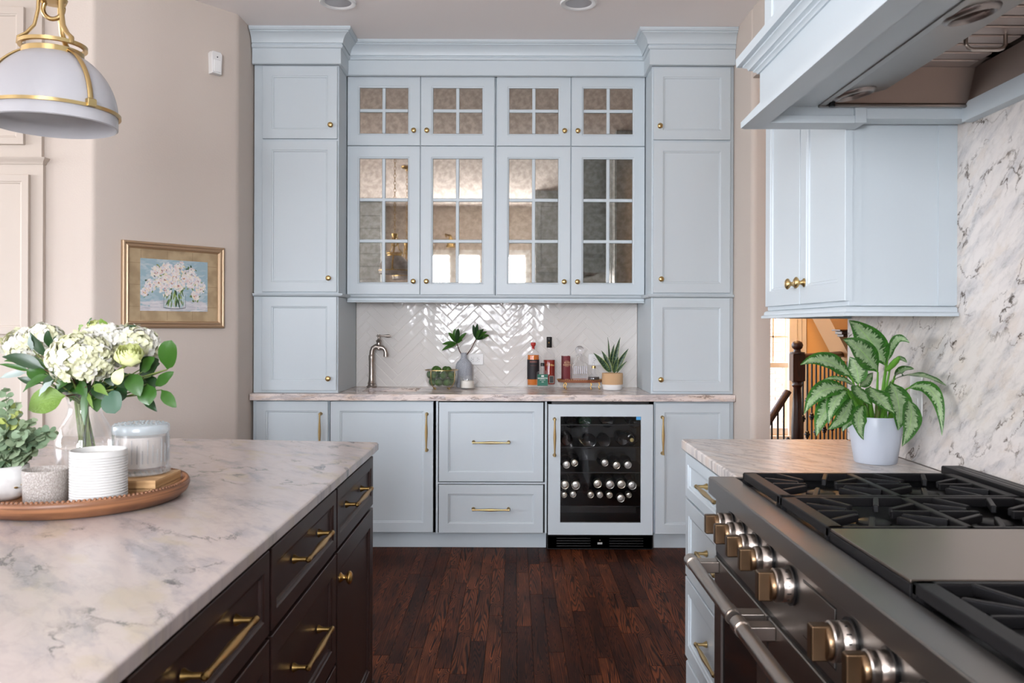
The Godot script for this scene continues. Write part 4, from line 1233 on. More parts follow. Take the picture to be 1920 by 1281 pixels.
func left_wall() -> void:
	var p := thing("framed_painting", "painting of white roses in a glass jar, in a champagne-gold frame on the angled wall", "painting")
	var a := on_angled_wall(226, 535)
	var b := on_angled_wall(417, 542)
	p.transform = Transform3D(a.basis, (a.origin + b.origin) / 2.0 + a.basis.z * 0.002)
	var w := a.origin.distance_to(b.origin)
	var h := 0.438
	var gold := mat(rgb(196, 168, 138), 0.34, 0.7)
	part(p, "frame", Geo.new().ring(w, h, pv([0, 0, 0, 0.018, 0.004, 0.022, 0.01, 0.023, 0.014, 0.019, 0.019, 0.018, 0.025, 0.021, 0.03, 0.019, 0.035, 0.010, 0.036, 0.004])), gold)
	var matboard := tri(mat(Color.WHITE, 0.5, 0.0), Vector3.ONE * 2.0)
	matboard.albedo_texture = ramp(128, 128, 66, 0.03, rgb(168, 146, 114), rgb(188, 166, 132), 4)
	part(p, "mat_board", Geo.new().box(Vector3(0, 0, 0.0035), Vector3(w - 0.07, h - 0.07, 0.003)), matboard)
	var lines := Geo.new()
	for k in 4:
		lines.box(Vector3(-w / 2 + 0.1 + k * w / 4, 0, 0.0047), Vector3(0.0012, h - 0.08, 0.0008))
	for k in 3:
		lines.box(Vector3(0, -h / 2 + 0.11 + k * 0.11, 0.0047), Vector3(w - 0.08, 0.0012, 0.0008))
	part(p, "leaf_seams", lines, mat(rgb(128, 104, 72), 0.5, 0.3))
	var art := mat(Color.WHITE, 0.55)
	art.albedo_texture = roses()
	var aw := 0.374
	var ah := 0.266
	var g := Geo.new().box(Vector3(0, 0, 0), Vector3(aw, ah, 0.003))
	g.uvmap(func(q: Vector3) -> Vector2: return Vector2(q.x / aw + 0.5, 0.5 - q.y / ah))
	part(p, "canvas", g, art, Vector3(0.0, 0.002, 0.006))
	var s := thing("motion_sensor", "small white motion sensor high on the angled wall beside the tall cabinet", "sensor")
	s.transform = on_angled_wall(398, 122)
	part(s, "case", Geo.new().prism(pv([-0.030, -0.06, 0.030, -0.06, 0.034, 0.05, 0.024, 0.062, -0.024, 0.062, -0.034, 0.05]), 0, 0.042, 0.007), M.white)
	part(s, "lens_window", Geo.new().box(Vector3(0, -0.018, 0.043), Vector3(0.042, 0.066, 0.006), 0.0028), mat(rgb(246, 246, 244), 0.25))
	part(s, "indicator", Geo.new().ball(Vector3(0, 0.03, 0.042), 0.004, 8), mat(rgb(60, 60, 64), 0.3))
	# panelled pantry
	var d := 4.10
	var pc := thing("pantry_cabinet", "tall beige panelled pantry with a cornice at the left edge of the photo", "cabinet", Vector3(-3.2, 0, -4.115))
	var xr := px(77, d)
	part(pc, "body", Geo.new().span(-7.0, xr, py(305, d), CEIL - 0.001, -4.124, -d, 0.001).span(-7.0, px(80, d), 0.0, py(305, d), -4.124, -d, 0.001), M.beige, Vector3.ZERO, true)
	part(pc, "cornice", Geo.new().sweep([Vector3(-7.0, 0, -d), Vector3(px(78, d), 0, -d), Vector3(px(78, d), 0, -4.124)], pv([0, py(311, d), 0.008, py(311, d), 0.012, py(306, d), 0.022, py(303, d), 0.026, py(299, d), 0, py(299, d)])), M.beige, Vector3.ZERO, true)
	for q in [[47, 18, 275], [57, 331, 630], [57, 640, 1190]]:
		var x1 := px(q[0], d)
		var y1 := py(q[1], d)
		var y0 := py(q[2], d)
		for k in 4:
			door(pc, "door", Vector3(x1 - 0.37 - k * 0.745 + 3.2, (y0 + y1) / 2, 0.035), 0.74, y1 - y0, 0.043, M.beige)
	# pendants over the island
	pendant(Vector3(-1.18, 1.85, -2.175), "white glass dome pendant with brass straps over the far half of the island")
	pendant(Vector3(-1.18, 1.85, -1.25), "second white glass dome pendant, nearer the camera over the island")


func pendant(c: Vector3, label: String) -> void:
	var p := thing("pendant_lamp", label, "pendant lamp", c, "pendants over the island")
	var R := 0.152
	var dome := PackedVector2Array([Vector2(R - 0.004, -0.034), Vector2(R, -0.032), Vector2(R, 0.0)])
	for k in 15:
		var a := k / 14.0 * 1.14
		dome.append(Vector2(cos(a) * R, sin(a) * R * 1.07))
	for k in 15:
		var a := 1.14 - k / 14.0 * 1.14
		dome.append(Vector2(cos(a) * (R - 0.004), sin(a) * (R - 0.004) * 1.07))
	dome.append(Vector2(R - 0.004, -0.034))
	part(p, "glass_shade", Geo.new().lathe(dome, 64), M.opal)
	part(p, "rim_band", Geo.new().lathe(pv([R + 0.001, -0.004, R + 0.007, -0.004, R + 0.007, 0.004, R + 0.001, 0.004, R + 0.001, -0.004]), 64), M.brass)
	var cy := sin(1.14) * R * 1.07
	part(p, "cap", Geo.new().lathe(pv([0.066, cy - 0.012, 0.072, cy - 0.008, 0.072, cy + 0.008, 0.068, cy + 0.010, 0.03, cy + 0.012, 0, cy + 0.012]), 48), M.brass)
	part(p, "cap_ring", Geo.new().lathe(pv([0.070, cy + 0.017, 0.080, cy + 0.017, 0.080, cy + 0.026, 0.070, cy + 0.026, 0.070, cy + 0.017]), 48), M.brass)
	for k in 3:
		var a := -2.62 + k * TAU / 3
		var di := Vector3(cos(a), 0, -sin(a))
		var pts := []
		for j in 11:
			var b := j / 10.0 * 1.13
			pts.append(di * (cos(b) * R + 0.005) + Vector3(0, sin(b) * R * 1.07 + 0.004, 0))
		var st := part(p, "strap", Geo.new().tube(pts, 0.0075, 8, true, 0.5, di), M.brass)
		part(st, "clip", Geo.new().box(Vector3.ZERO, Vector3(0.014, 0.02, 0.024), 0.002), M.brass, di * (R + 0.006) + Vector3(0, 0.006, 0)).rotation.y = a
		part(p, "yoke_arm", Geo.new().tube([di * 0.078 + Vector3(0, cy + 0.018, 0), di * 0.077 + Vector3(0, cy + 0.034, 0), di * 0.06 + Vector3(0, cy + 0.046, 0), di * 0.042 + Vector3(0, cy + 0.07, 0), di * 0.034 + Vector3(0, cy + 0.11, 0), di * 0.032 + Vector3(0, cy + 0.17, 0), di * 0.02 + Vector3(0, cy + 0.2, 0), di * 0.004 + Vector3(0, cy + 0.21, 0)], 0.0075, 8, true, 0.6, di), M.brass)
	part(p, "lamp_holder", Geo.new().lathe(pv([0, 0.03, 0.012, 0.035, 0.03, 0.06, 0.03, 0.09, 0.018, 0.1, 0.018, cy, 0.0, cy]), 20), M.white)
	part(p, "hub", Geo.new().lathe(pv([0, cy + 0.13, 0.03, cy + 0.132, 0.034, cy + 0.142, 0.02, cy + 0.15, 0.012, cy + 0.16, 0.03, cy + 0.2, 0.03, cy + 0.215, 0.0, cy + 0.222]), 24), M.brass)
	part(p, "finial_wheel", Geo.new().tube(circle(Vector3(0, cy + 0.118, 0), 0.026, 20), 0.006, 8, false), M.brass)
	var y := c.y + cy + 0.22
	var links := Geo.new()
	var k := 0
	while y < CEIL - 0.06:
		links.tube(oval(Vector3(0, y - c.y + 0.02, 0), 0.010, 0.022, k % 2 == 0), 0.0024, 6, false)
		y += 0.036
		k += 1
	part(p, "chain", links, M.brass)
	part(p, "canopy", Geo.new().lathe(pv([0, CEIL - c.y - 0.05, 0.01, CEIL - c.y - 0.05, 0.016, CEIL - c.y - 0.03, 0.05, CEIL - c.y - 0.024, 0.062, CEIL - c.y - 0.016, 0.064, CEIL - c.y, 0, CEIL - c.y]), 32), M.brass)


func circle(c: Vector3, r: float, n: int) -> Array:
	var p := []
	for k in n + 1: p.append(c + Vector3(cos(TAU * k / n), sin(TAU * k / n), 0) * r)
	return p


func oval(c: Vector3, rx: float, ry: float, turned: bool) -> Array:
	var p := []
	for k in 13:
		var a := TAU * k / 12
		p.append(c + (Vector3(0, sin(a) * ry, cos(a) * rx) if turned else Vector3(cos(a) * rx, sin(a) * ry, 0)))
	return p


# brushwork: white roses in a jar before a pale blue ground
func roses() -> ImageTexture:
	var w := 420
	var h := 288
	var im := Image.create(w, h, false, Image.FORMAT_RGB8)
	var r := RandomNumberGenerator.new()
	r.seed = 5
	im.fill(rgb(158, 184, 192))
	for k in 420:
		var y := r.randf() * h
		var c := rgb(154, 182, 194).lerp(rgb(192, 204, 206), r.randf()) if y < h * 0.80 else rgb(214, 212, 214).lerp(rgb(178, 176, 182), r.randf() * 0.7)
		dab(im, Vector2(r.randf() * w, y), r.randf_range(10, 30), r.randf_range(4, 9), r.randf_range(-0.5, 0.5) if y < h * 0.8 else 0.0, c)
	for k in 120: dab(im, Vector2(r.randf() * w, h * 0.83 + r.randf() * h * 0.17), r.randf_range(14, 40), r.randf_range(3, 6), r.randf_range(-0.1, 0.1), rgb(226, 222, 222).lerp(rgb(170, 170, 178), r.randf() * 0.6))
	var blooms := [[95, 75, 34], [158, 52, 36], [240, 42, 36], [312, 78, 36], [60, 145, 32], [150, 108, 28], [208, 92, 28], [235, 140, 36], [308, 122, 34], [374, 150, 34], [150, 165, 36], [336, 198, 26], [24, 185, 20], [270, 100, 22], [110, 130, 24], [190, 130, 24], [350, 110, 20], [130, 60, 18]]
	for k in 150:
		var b: Array = blooms[r.randi() % blooms.size()]
		dab(im, Vector2(b[0], b[1]) + Vector2.from_angle(r.randf() * TAU) * b[2] * r.randf_range(0.7, 1.25), r.randf_range(5, 13), r.randf_range(3, 6), r.randf() * PI, [rgb(70, 98, 44), rgb(110, 134, 60), rgb(46, 72, 44), rgb(140, 150, 80)][r.randi() % 4])
	# jar with stems
	for k in 70:
		dab(im, Vector2(r.randf_range(150, 268), r.randf_range(196, 262)), r.randf_range(5, 16), r.randf_range(3, 5), PI / 2 + r.randf_range(-0.3, 0.3), rgb(168, 196, 196).lerp(rgb(214, 222, 216), r.randf()))
	for k in 46:
		var x := r.randf_range(155, 262)
		dab(im, Vector2(x, r.randf_range(178, 250)), r.randf_range(10, 24), r.randf_range(2, 5), PI / 2 + (210 - x) * 0.006 + r.randf_range(-0.25, 0.25), [rgb(58, 88, 44), rgb(98, 128, 56), rgb(42, 66, 48), rgb(150, 170, 90)][r.randi() % 4])
	for k in 26: dab(im, Vector2(142 + k * 5.2, 268 + sin(k / 25.0 * PI) * 6), 6, 2, 0, rgb(92, 98, 100))
	for k in 14:
		dab(im, Vector2(140, 198 + k * 5.0), 2, 4, 0, rgb(120, 146, 150))
		dab(im, Vector2(276, 198 + k * 5.0), 2, 4, 0, rgb(110, 136, 140))
	for b in blooms:
		for k in 64:
			var q: Vector2 = Vector2(b[0], b[1]) + Vector2.from_angle(r.randf() * TAU) * b[2] * sqrt(r.randf())
			dab(im, q, r.randf_range(5, 12), r.randf_range(4, 7), r.randf() * PI, rgb(240, 234, 228).lerp([rgb(226, 200, 196), rgb(206, 206, 216), rgb(236, 222, 190)][r.randi() % 3], r.randf()))
		for k in 5:
			dab(im, Vector2(b[0], b[1] + 3) + Vector2(r.randfn(0, 5), r.randfn(0, 4)), r.randf_range(2, 5), r.randf_range(2, 3), r.randf() * PI, [rgb(196, 132, 104), rgb(176, 120, 130), rgb(206, 160, 90), rgb(150, 96, 80)][r.randi() % 4])
	return ImageTexture.create_from_image(im)


func dab(im: Image, c: Vector2, rx: float, ry: float, a: float, col: Color) -> void:
	var m := int(maxf(rx, ry)) + 1
	for y in range(maxi(0, int(c.y) - m), mini(im.get_height(), int(c.y) + m)):
		for x in range(maxi(0, int(c.x) - m), mini(im.get_width(), int(c.x) + m)):
			var q := (Vector2(x, y) - c).rotated(-a)
			var k := (q.x / rx) * (q.x / rx) + (q.y / ry) * (q.y / ry)
			if k < 1.0:
				im.set_pixel(x, y, im.get_pixel(x, y).lerp(col, 0.9 if k < 0.6 else 0.5))


# ---- island -----------------------------------------------------------------------

func island() -> void:
	var xf := -0.476
	var top := thing("island_worktop", "large pinkish white marble island worktop with grey and gold clouds", "worktop", Vector3(-1.2, 0.885, -1.8))
	var g := Geo.new()
	g.xf = Transform3D(Basis(Vector3(1, 0, 0), Vector3(0, 0, -1), Vector3(0, 1, 0)), Vector3.ZERO)
	var o := PackedVector2Array([Vector2(-0.462, 0.25), Vector2(-0.462, 2.885)])
	for k in 5:
		var a := k / 4.0 * PI / 2
		o.append(Vector2(-0.482 + 0.02 * cos(a), 2.892 + 0.02 * sin(a)))
	o.append_array([Vector2(-1.95, 3.085), Vector2(-1.95, 0.25)])
	g.prism(o, 0.886, TOP, 0.005)
	var dirv := Vector2(0.6, 0.8).normalized()
	g.uvmap(func(p: Vector3) -> Vector2:
		var q := Vector2(p.x, p.z + (p.y - TOP) * 0.1)
		return Vector2(q.dot(dirv) / 1.5 + 0.2, q.cross(dirv) / 1.5 + 0.1))
	part(top, "slab", g, M.island_stone, Vector3.ZERO, true)
	var c := thing("island_cabinet", "dark espresso island cabinet with panelled drawers and brass pulls", "cabinet", Vector3(xf, 0, -1.6))
	c.rotation.y = PI / 2   # its own x runs away from the camera, its z out into the aisle
	part(c, "body", Geo.new().span(-1.3, 1.27, 0.1, 0.885, -1.38, -0.02, 0.001).span(-1.25, 1.24, 0.0, 0.1, -1.3, -0.07), M.espresso)
	part(c, "base_moulding", Geo.new().span(1.262, 1.282, 0.0, 0.12, -1.36, 0.004, 0.004).span(-1.3, 1.282, 0.0, 0.1, -0.03, 0.002, 0.004), M.espresso)
	var m: Material = M.espresso
	var f := 0.058
	# module edges (distance) from far to near
	for q in [[2.868, 2.294, 0], [2.280, 1.674, 1], [1.660, 1.054, 1], [1.04, 0.45, 1]]:
		var w: float = q[0] - q[1]
		var x: float = (q[0] + q[1]) / 2.0 - 1.6
		var dr := door(c, "drawer", Vector3(x, 0.791, 0), w, 0.164, 0.045, m)
		pull(dr, Vector3(-0.03 if q[2] == 0 else 0.0, 0.01, -0.006), 0.235, M.bronze)
		if q[2] == 0:
			var dd := door(c, "door", Vector3(x, 0.4075, 0), w, 0.585, 0.066, m)
			knob(dd, Vector3(-w / 2 + 0.036, 0.215, 0), M.bronze, 1.15)
		else:
			dr = door(c, "drawer", Vector3(x, 0.555, 0), w, 0.290, f, m)
			pull(dr, Vector3(0, 0.01, -0.006), 0.235, M.bronze)
			dr = door(c, "drawer", Vector3(x, 0.258, 0), w, 0.290, f, m)
			pull(dr, Vector3(0, 0.01, -0.006), 0.235, M.bronze)


func island_things() -> void:
	var tc := Vector3(-0.985, TOP, -1.925)
	var t := thing("wooden_tray", "round turned wooden tray with a beaded rim on the island", "tray", tc)
	part(t, "tray", Geo.new().lathe(pv([0, 0.0, 0.20, 0.0, 0.216, 0.004, 0.231, 0.016, 0.2365, 0.030, 0.236, 0.037, 0.232, 0.040, 0.226, 0.040, 0.222, 0.036, 0.219, 0.022, 0.212, 0.012, 0, 0.011]), 72), M.acacia)
	var bd := Geo.new()
	for k in 150:
		var a := TAU * k / 150
		bd.ball(Vector3(cos(a) * 0.229, 0.0395, sin(a) * 0.229), 0.0046, 8)
	part(t, "beaded_rim", bd, M.acacia)
	var fl := TOP + 0.0115
	var c := thing("ribbed_candle", "white ribbed ceramic candle jar at the front of the wooden tray", "candle", Vector3(-0.8775, fl, -1.80))
	var rib := PackedVector2Array([Vector2(0, 0.0), Vector2(0.054, 0.0)])
	for k in 20:
		var y := 0.002 + k * 0.0056
		rib.append_array([Vector2(0.0546, y), Vector2(0.0562, y + 0.0014), Vector2(0.0566, y + 0.0028), Vector2(0.0562, y + 0.0042)])
	rib.append_array([Vector2(0.0555, 0.115), Vector2(0.056, 0.121), Vector2(0.0555, 0.1225), Vector2(0.0535, 0.1225), Vector2(0.053, 0.121), Vector2(0.0525, 0.11)])
	part(c, "jar", Geo.new().lathe(rib, 56), mat(rgb(190, 188, 184), 0.45))
	part(c, "wax", Geo.new().lathe(pv([0.0524, 0.111, 0.03, 0.1105, 0, 0.1105]), 40), mat(rgb(214, 212, 206), 0.5))
	c = thing("tealight_glass", "small grey frosted glass tealight holder between the pot and the white candle", "tealight holder", Vector3(-0.9965, fl, -1.815))
	var bub := normal(mat(Color(1, 1, 1, 0.8), 0.28), 0.12, 3.0, 31, 128)
	bub.transparency = BaseMaterial3D.TRANSPARENCY_ALPHA
	bub.albedo_texture = ramp(128, 128, 32, 0.09, rgb(156, 146, 138), rgb(192, 184, 176), 4)
	part(c, "glass", Geo.new().lathe(pv([0, 0.001, 0.041, 0.001, 0.0435, 0.005, 0.0465, 0.076, 0.0455, 0.0785, 0.0435, 0.077, 0.0405, 0.01, 0, 0.009]), 44).uvmap(func(p: Vector3) -> Vector2: return Vector2(atan2(p.z, p.x) / 1.0, p.y * 14.0)), bub)
	part(c, "wax", Geo.new().lathe(pv([0, 0.0095, 0.0395, 0.0095, 0.0405, 0.03, 0, 0.03]), 32), mat(rgb(196, 186, 176), 0.6))
	for k in 2:
		var b := thing("wood_block", ["lower pale pine block under the lidded candle", "upper pale pine block directly under the lidded candle"][k], "wood block", Vector3(-0.866, fl + k * 0.0195, -1.985))
		part(b, "board", Geo.new().span(-0.068 + k * 0.002, 0.066, 0.0, 0.019, -0.06, 0.083 + k * 0.002, 0.001), M.pine)
	c = thing("lidded_candle", "pressed grey-blue glass candle jar with a lid, on the stacked pine blocks", "candle", Vector3(-0.872, fl + 0.0392, -1.99))
	var jar := mat(Color(0.66, 0.70, 0.72, 0.16), 0.06)
	jar.transparency = BaseMaterial3D.TRANSPARENCY_ALPHA
	part(c, "jar", Geo.new().lathe(pv([0, 0.001, 0.056, 0.001, 0.061, 0.005, 0.0625, 0.012, 0.061, 0.02, 0.0605, 0.094, 0.0575, 0.094, 0.0575, 0.018, 0, 0.014]), 72, 0.018, 24), jar)
	part(c, "wax", Geo.new().lathe(pv([0, 0.0185, 0.0545, 0.0185, 0.055, 0.088, 0, 0.088]), 48, 0.015, 24), mat(rgb(216, 200, 187), 0.6))
	var bands := Geo.new()
	for k in 34:
		var a := TAU * k / 34
		bands.tube([Vector3(cos(a) * 0.0632, 0.004, sin(a) * 0.0632), Vector3(cos(a + 0.09) * 0.0632, 0.014, sin(a + 0.09) * 0.0632)], 0.0022, 6)
		bands.tube([Vector3(cos(a) * 0.0617, 0.03, sin(a) * 0.0617), Vector3(cos(a) * 0.0617, 0.06 + 0.012 * (k % 3), sin(a) * 0.0617)], 0.0015, 6)
	part(c, "pressed_pattern", bands, jar)
	var lidm := mat(Color(0.74, 0.79, 0.81, 0.4), 0.22)
	lidm.transparency = BaseMaterial3D.TRANSPARENCY_ALPHA
	part(c, "lid", Geo.new().lathe(pv([0.052, 0.0945, 0.0615, 0.0945, 0.0625, 0.098, 0.062, 0.112, 0.059, 0.116, 0.03, 0.119, 0, 0.12]), 64, 0.008, 32), lidm)
	var pebbles := Geo.new()
	for k in 90:
		var r := sqrt((k + 0.5) / 90.0) * 0.057
		var a := k * 2.39996
		pebbles.ball(Vector3(cos(a) * r, 0.1195 - r * r * 1.1, sin(a) * r), 0.003, 6, 0.6)
	part(c, "lid_beads", pebbles, lidm)
	eucalyptus(Vector3(-1.135, fl, -1.885))
	bouquet(Vector3(-1.033, fl, -2.05))


func eucalyptus(at_: Vector3) -> void:
	var p := thing("eucalyptus_pot", "small marbled white pot of grey-green eucalyptus at the left of the tray", "potted plant", at_)
	var stone := tri(mat(Color.WHITE, 0.35), Vector3.ONE * 6.0)
	stone.albedo_texture = ramp(128, 128, 61, 0.02, rgb(206, 202, 198), rgb(238, 236, 232), 4)
	part(p, "pot", Geo.new().lathe(pv([0, 0.0, 0.036, 0.0, 0.048, 0.010, 0.055, 0.03, 0.0565, 0.055, 0.055, 0.074, 0.052, 0.0755, 0.050, 0.072, 0.05, 0.062]), 44), stone)
	var fl := Geo.new()
	for q in [Vector3(0.056, 0.034, 0.013), Vector3(0.050, 0.03, 0.028), Vector3(0.056, 0.04, 0.01)]: fl.ball(q * Vector3(0.985, 1, 0.985), 0.0045, 6, 0.5)
	part(p, "gold_flecks", fl, M.bronze)
	part(p, "soil", Geo.new().lathe(pv([0.0502, 0.062, 0.02, 0.066, 0, 0.067]), 24), M.soil)
	var r := RandomNumberGenerator.new()
	r.seed = 12
	var mats := [mat(rgb(118, 138, 108), 0.6), mat(rgb(146, 162, 130), 0.6), mat(rgb(88, 110, 82), 0.6), mat(rgb(172, 182, 104), 0.6)]
	for q in mats:
		q.backlight_enabled = true
		q.backlight = rgb(60, 74, 48)
	for k in 26:
		var a := k * 2.39996
		var lean := 0.25 + 0.75 * sqrt(k / 26.0)
		var tip := Vector3(cos(a) * lean * 0.135, 0.19 - 0.095 * lean * lean + r.randf() * 0.03, sin(a) * lean * 0.11)
		if k == 5: tip = Vector3(0.015, 0.245, 0.01)
		if k == 24: tip = Vector3(0.125, 0.155, 0.02)
		var s0 := Vector3(cos(a) * 0.018, 0.06, sin(a) * 0.018)
		var mid := s0.lerp(tip, 0.5) + Vector3(0, 0.03, 0)
		var st := part(p, "sprig", Geo.new().tube([s0, s0.lerp(mid, 0.5).lerp(mid, 0.4), mid.lerp(tip, 0.5), tip], [0.0018, 0.0016, 0.0012, 0.0008], 6), M.leaf_grey)
		var g := [Geo.new(), Geo.new()]
		for j in 13:
			var f := 0.12 + j / 13.0 * 0.88
			var b := s0.lerp(mid, f).lerp(mid.lerp(tip, f), f)
			for sd in [-1.0, 1.0]:
				var ang: float = a + sd * 1.4 + r.randf_range(-0.5, 0.5) + j * 1.57
				var o := Vector3(cos(ang), r.randf_range(-0.1, 0.6), sin(ang)).normalized()
				var size := lerpf(0.034, 0.016, f) * r.randf_range(0.8, 1.15)
				g[0 if r.randf() < 0.75 else 1].leaf(b, b + o * size * 0.5 + Vector3(0, 0.002, 0), b + o * size, size * 0.95, Vector3(r.randfn(0, 0.5), 0.7, 0.8 + r.randfn(0, 0.4)), 0.12, 2, 6)
		for h in 2:
			if g[h].v.size() == 0: continue
			var o := part(st, "leaves", g[h], mats[[r.randi() % 3, 3 if lean < 0.9 and k % 3 == 0 else 1][h]])
			o.set_meta("kind", "stuff")


func bouquet(base: Vector3) -> void:
	var D := 2.05
	var v := thing("glass_vase", "clear flared glass vase holding the white bouquet on the tray", "vase", base)
	part(v, "glass", Geo.new().lathe(pv([0, 0.001, 0.045, 0.001, 0.052, 0.006, 0.060, 0.04, 0.067, 0.085, 0.066, 0.11, 0.056, 0.14, 0.040, 0.168, 0.036, 0.19, 0.041, 0.21, 0.050, 0.226, 0.0485, 0.2265, 0.0395, 0.211, 0.0345, 0.19, 0.0385, 0.167, 0.0545, 0.139, 0.0642, 0.11, 0.065, 0.085, 0.058, 0.042, 0.05, 0.012, 0, 0.010]), 48), M.glass)
	part(v, "water", Geo.new().lathe(pv([0, 0.0115, 0.049, 0.0115, 0.0572, 0.042, 0.0643, 0.085, 0.0641, 0.094, 0.0625, 0.0935, 0, 0.0935]), 40), M.glass)
	var r := RandomNumberGenerator.new()
	r.seed = 3
	var neck := base + Vector3(0, 0.2, 0)
	# heads of hydrangea: [u, v, distance, radius m]
	var white := mat(rgb(216, 214, 204), 0.55)
	white.backlight_enabled = true
	white.backlight = rgb(90, 90, 70)
	var cream := mat(rgb(214, 213, 180), 0.55)
	cream.backlight_enabled = true
	cream.backlight = rgb(90, 95, 60)
	for q in [[152, 676, 1.965, 0.066, "largest creamy white hydrangea head at the front of the bouquet", 1], [250, 655, 2.07, 0.058, "white hydrangea head at the right back of the bouquet, behind the green rose", 0], [46, 652, 2.13, 0.046, "white hydrangea head at the far left of the bouquet", 0], [84, 643, 2.12, 0.045, "white hydrangea head half hidden behind the left leaves of the bouquet", 0], [195, 645, 2.04, 0.05, "white hydrangea head at the top middle of the bouquet", 0]]:
		var c := at(q[0], q[1], q[2])
		var h := thing("hydrangea", q[4], "flower", c, "hydrangeas in the vase")
		var g := [Geo.new(), Geo.new()]
		var R: float = q[3]
		var n := int(230 * R * R / 0.0044)
		for k in n:
			var y := 1.0 - 1.75 * (k + 0.5) / n
			var a := k * 2.39996
			var d := Vector3(cos(a) * sqrt(1 - y * y), y, sin(a) * sqrt(1 - y * y))
			var o := d * R * r.randf_range(0.84, 1.05)
			o.y *= 0.88
			var b := Basis(Quaternion(Vector3.UP, d)) * Basis(Vector3.UP, r.randf() * TAU)
			b = b * Basis(Vector3.RIGHT, r.randf_range(-0.9, 0.9))
			var gg: Geo = g[0 if r.randf() < 0.65 else 1]
			gg.xf = Transform3D(b, o)
			for j in 4:
				var di := Vector3(cos(j * PI / 2), 0.12, sin(j * PI / 2))
				gg.leaf(Vector3.ZERO, di * 0.006 + Vector3(0, 0.003, 0), di * 0.012 + Vector3(0, 0.001, 0), 0.0108, Vector3.UP, 0.3, 2, 4)
			gg.xf = Transform3D()
		part(h, "florets", g[0], cream if q[5] else white).set_meta("kind", "stuff")
		part(h, "florets", g[1], white if q[5] else cream).set_meta("kind", "stuff")
		part(h, "core", Geo.new().ball(Vector3.ZERO, R * 0.78, 16, 0.85), mat(rgb(210, 214, 170), 0.8))
		var foot := base + Vector3(r.randf_range(-0.02, 0.02), 0.03, r.randf_range(-0.02, 0.02))
		var nk := neck + Vector3(r.randf_range(-0.018, 0.018), 0, r.randf_range(-0.018, 0.018))
		part(h, "stem", Geo.new().tube([foot - c, nk - c, nk.lerp(c, 0.5) + Vector3(0, 0.02, 0) - c, Vector3(0, -R * 0.4, 0)], 0.0035, 8), M.stem)
	# cabbage roses
	var petal := mat(rgb(226, 230, 170), 0.55)
	petal.backlight_enabled = true
	petal.backlight = rgb(110, 115, 50)
	for q in [[243, 672, 1.955, 0.036, "pale green garden rose at the right front of the bouquet", 0.25], [178, 617, 2.06, 0.022, "pale green rose at the top back of the bouquet", 0.9]]:
		var c := at(q[0], q[1], q[2])
		var h := thing("garden_rose", q[4], "flower", c, "roses in the vase")
		var R: float = q[3]
		var ax := Vector3(0.25, 0.75, 0.55).normalized()
		var b := Basis(Quaternion(Vector3.UP, ax))
		for k in 34:
			var lay := k / 34.0
			var a := k * 2.39996
			var rr := lerpf(0.12, 0.98, lay) * R
			var hh := lerpf(0.72, 0.58, lay * lay) * R
			var g := Geo.new()
			g.xf = Transform3D(b * Basis(Vector3.UP, a), Vector3.ZERO)
			g.leaf(Vector3(rr * 0.25, -R * 0.55, 0), Vector3(rr * 1.32, -R * 0.1, 0), Vector3(rr * lerpf(0.7, 0.86, lay), hh, 0), lerpf(0.45, 1.25, lay) * R, Vector3(-1, 0.2, 0), 0.42, 2, 7, 0.0006, 0.0)
			part(h, "petal", g, petal)
		if R > 0.03:
			var g := Geo.new().leaf(Vector3(-0.01, -R * 0.7, 0.01), Vector3(-0.018, -R * 1.3, 0.03), Vector3(-0.022, -R * 1.75, 0.012), 0.026, Vector3(0.2, 0.3, 1), 0.3, 1, 8)
			part(h, "petal", g, petal)
		var nk := neck + Vector3(0.012, 0, 0.012)
		part(h, "stem", Geo.new().tube([base + Vector3(-0.025, 0.02, 0.01) - c, nk - c, nk.lerp(c, 0.5) + Vector3(0.004, 0.01, 0) - c, Vector3(0, -R * 0.4, 0)], 0.0032, 8), M.stem)
	# leafy sprigs: [label, [leaf: u0 v0 u1 v1 width px, distance, material, shape, lift]]
	var L: StandardMaterial3D = M.leaf
	var K: StandardMaterial3D = M.leaf_dark
	var P: StandardMaterial3D = M.leaf_pale
	var silver := mat(rgb(160, 172, 166), 0.4)
	var veined := normal(P.duplicate(), 0.06, 2.0, 40, 128)
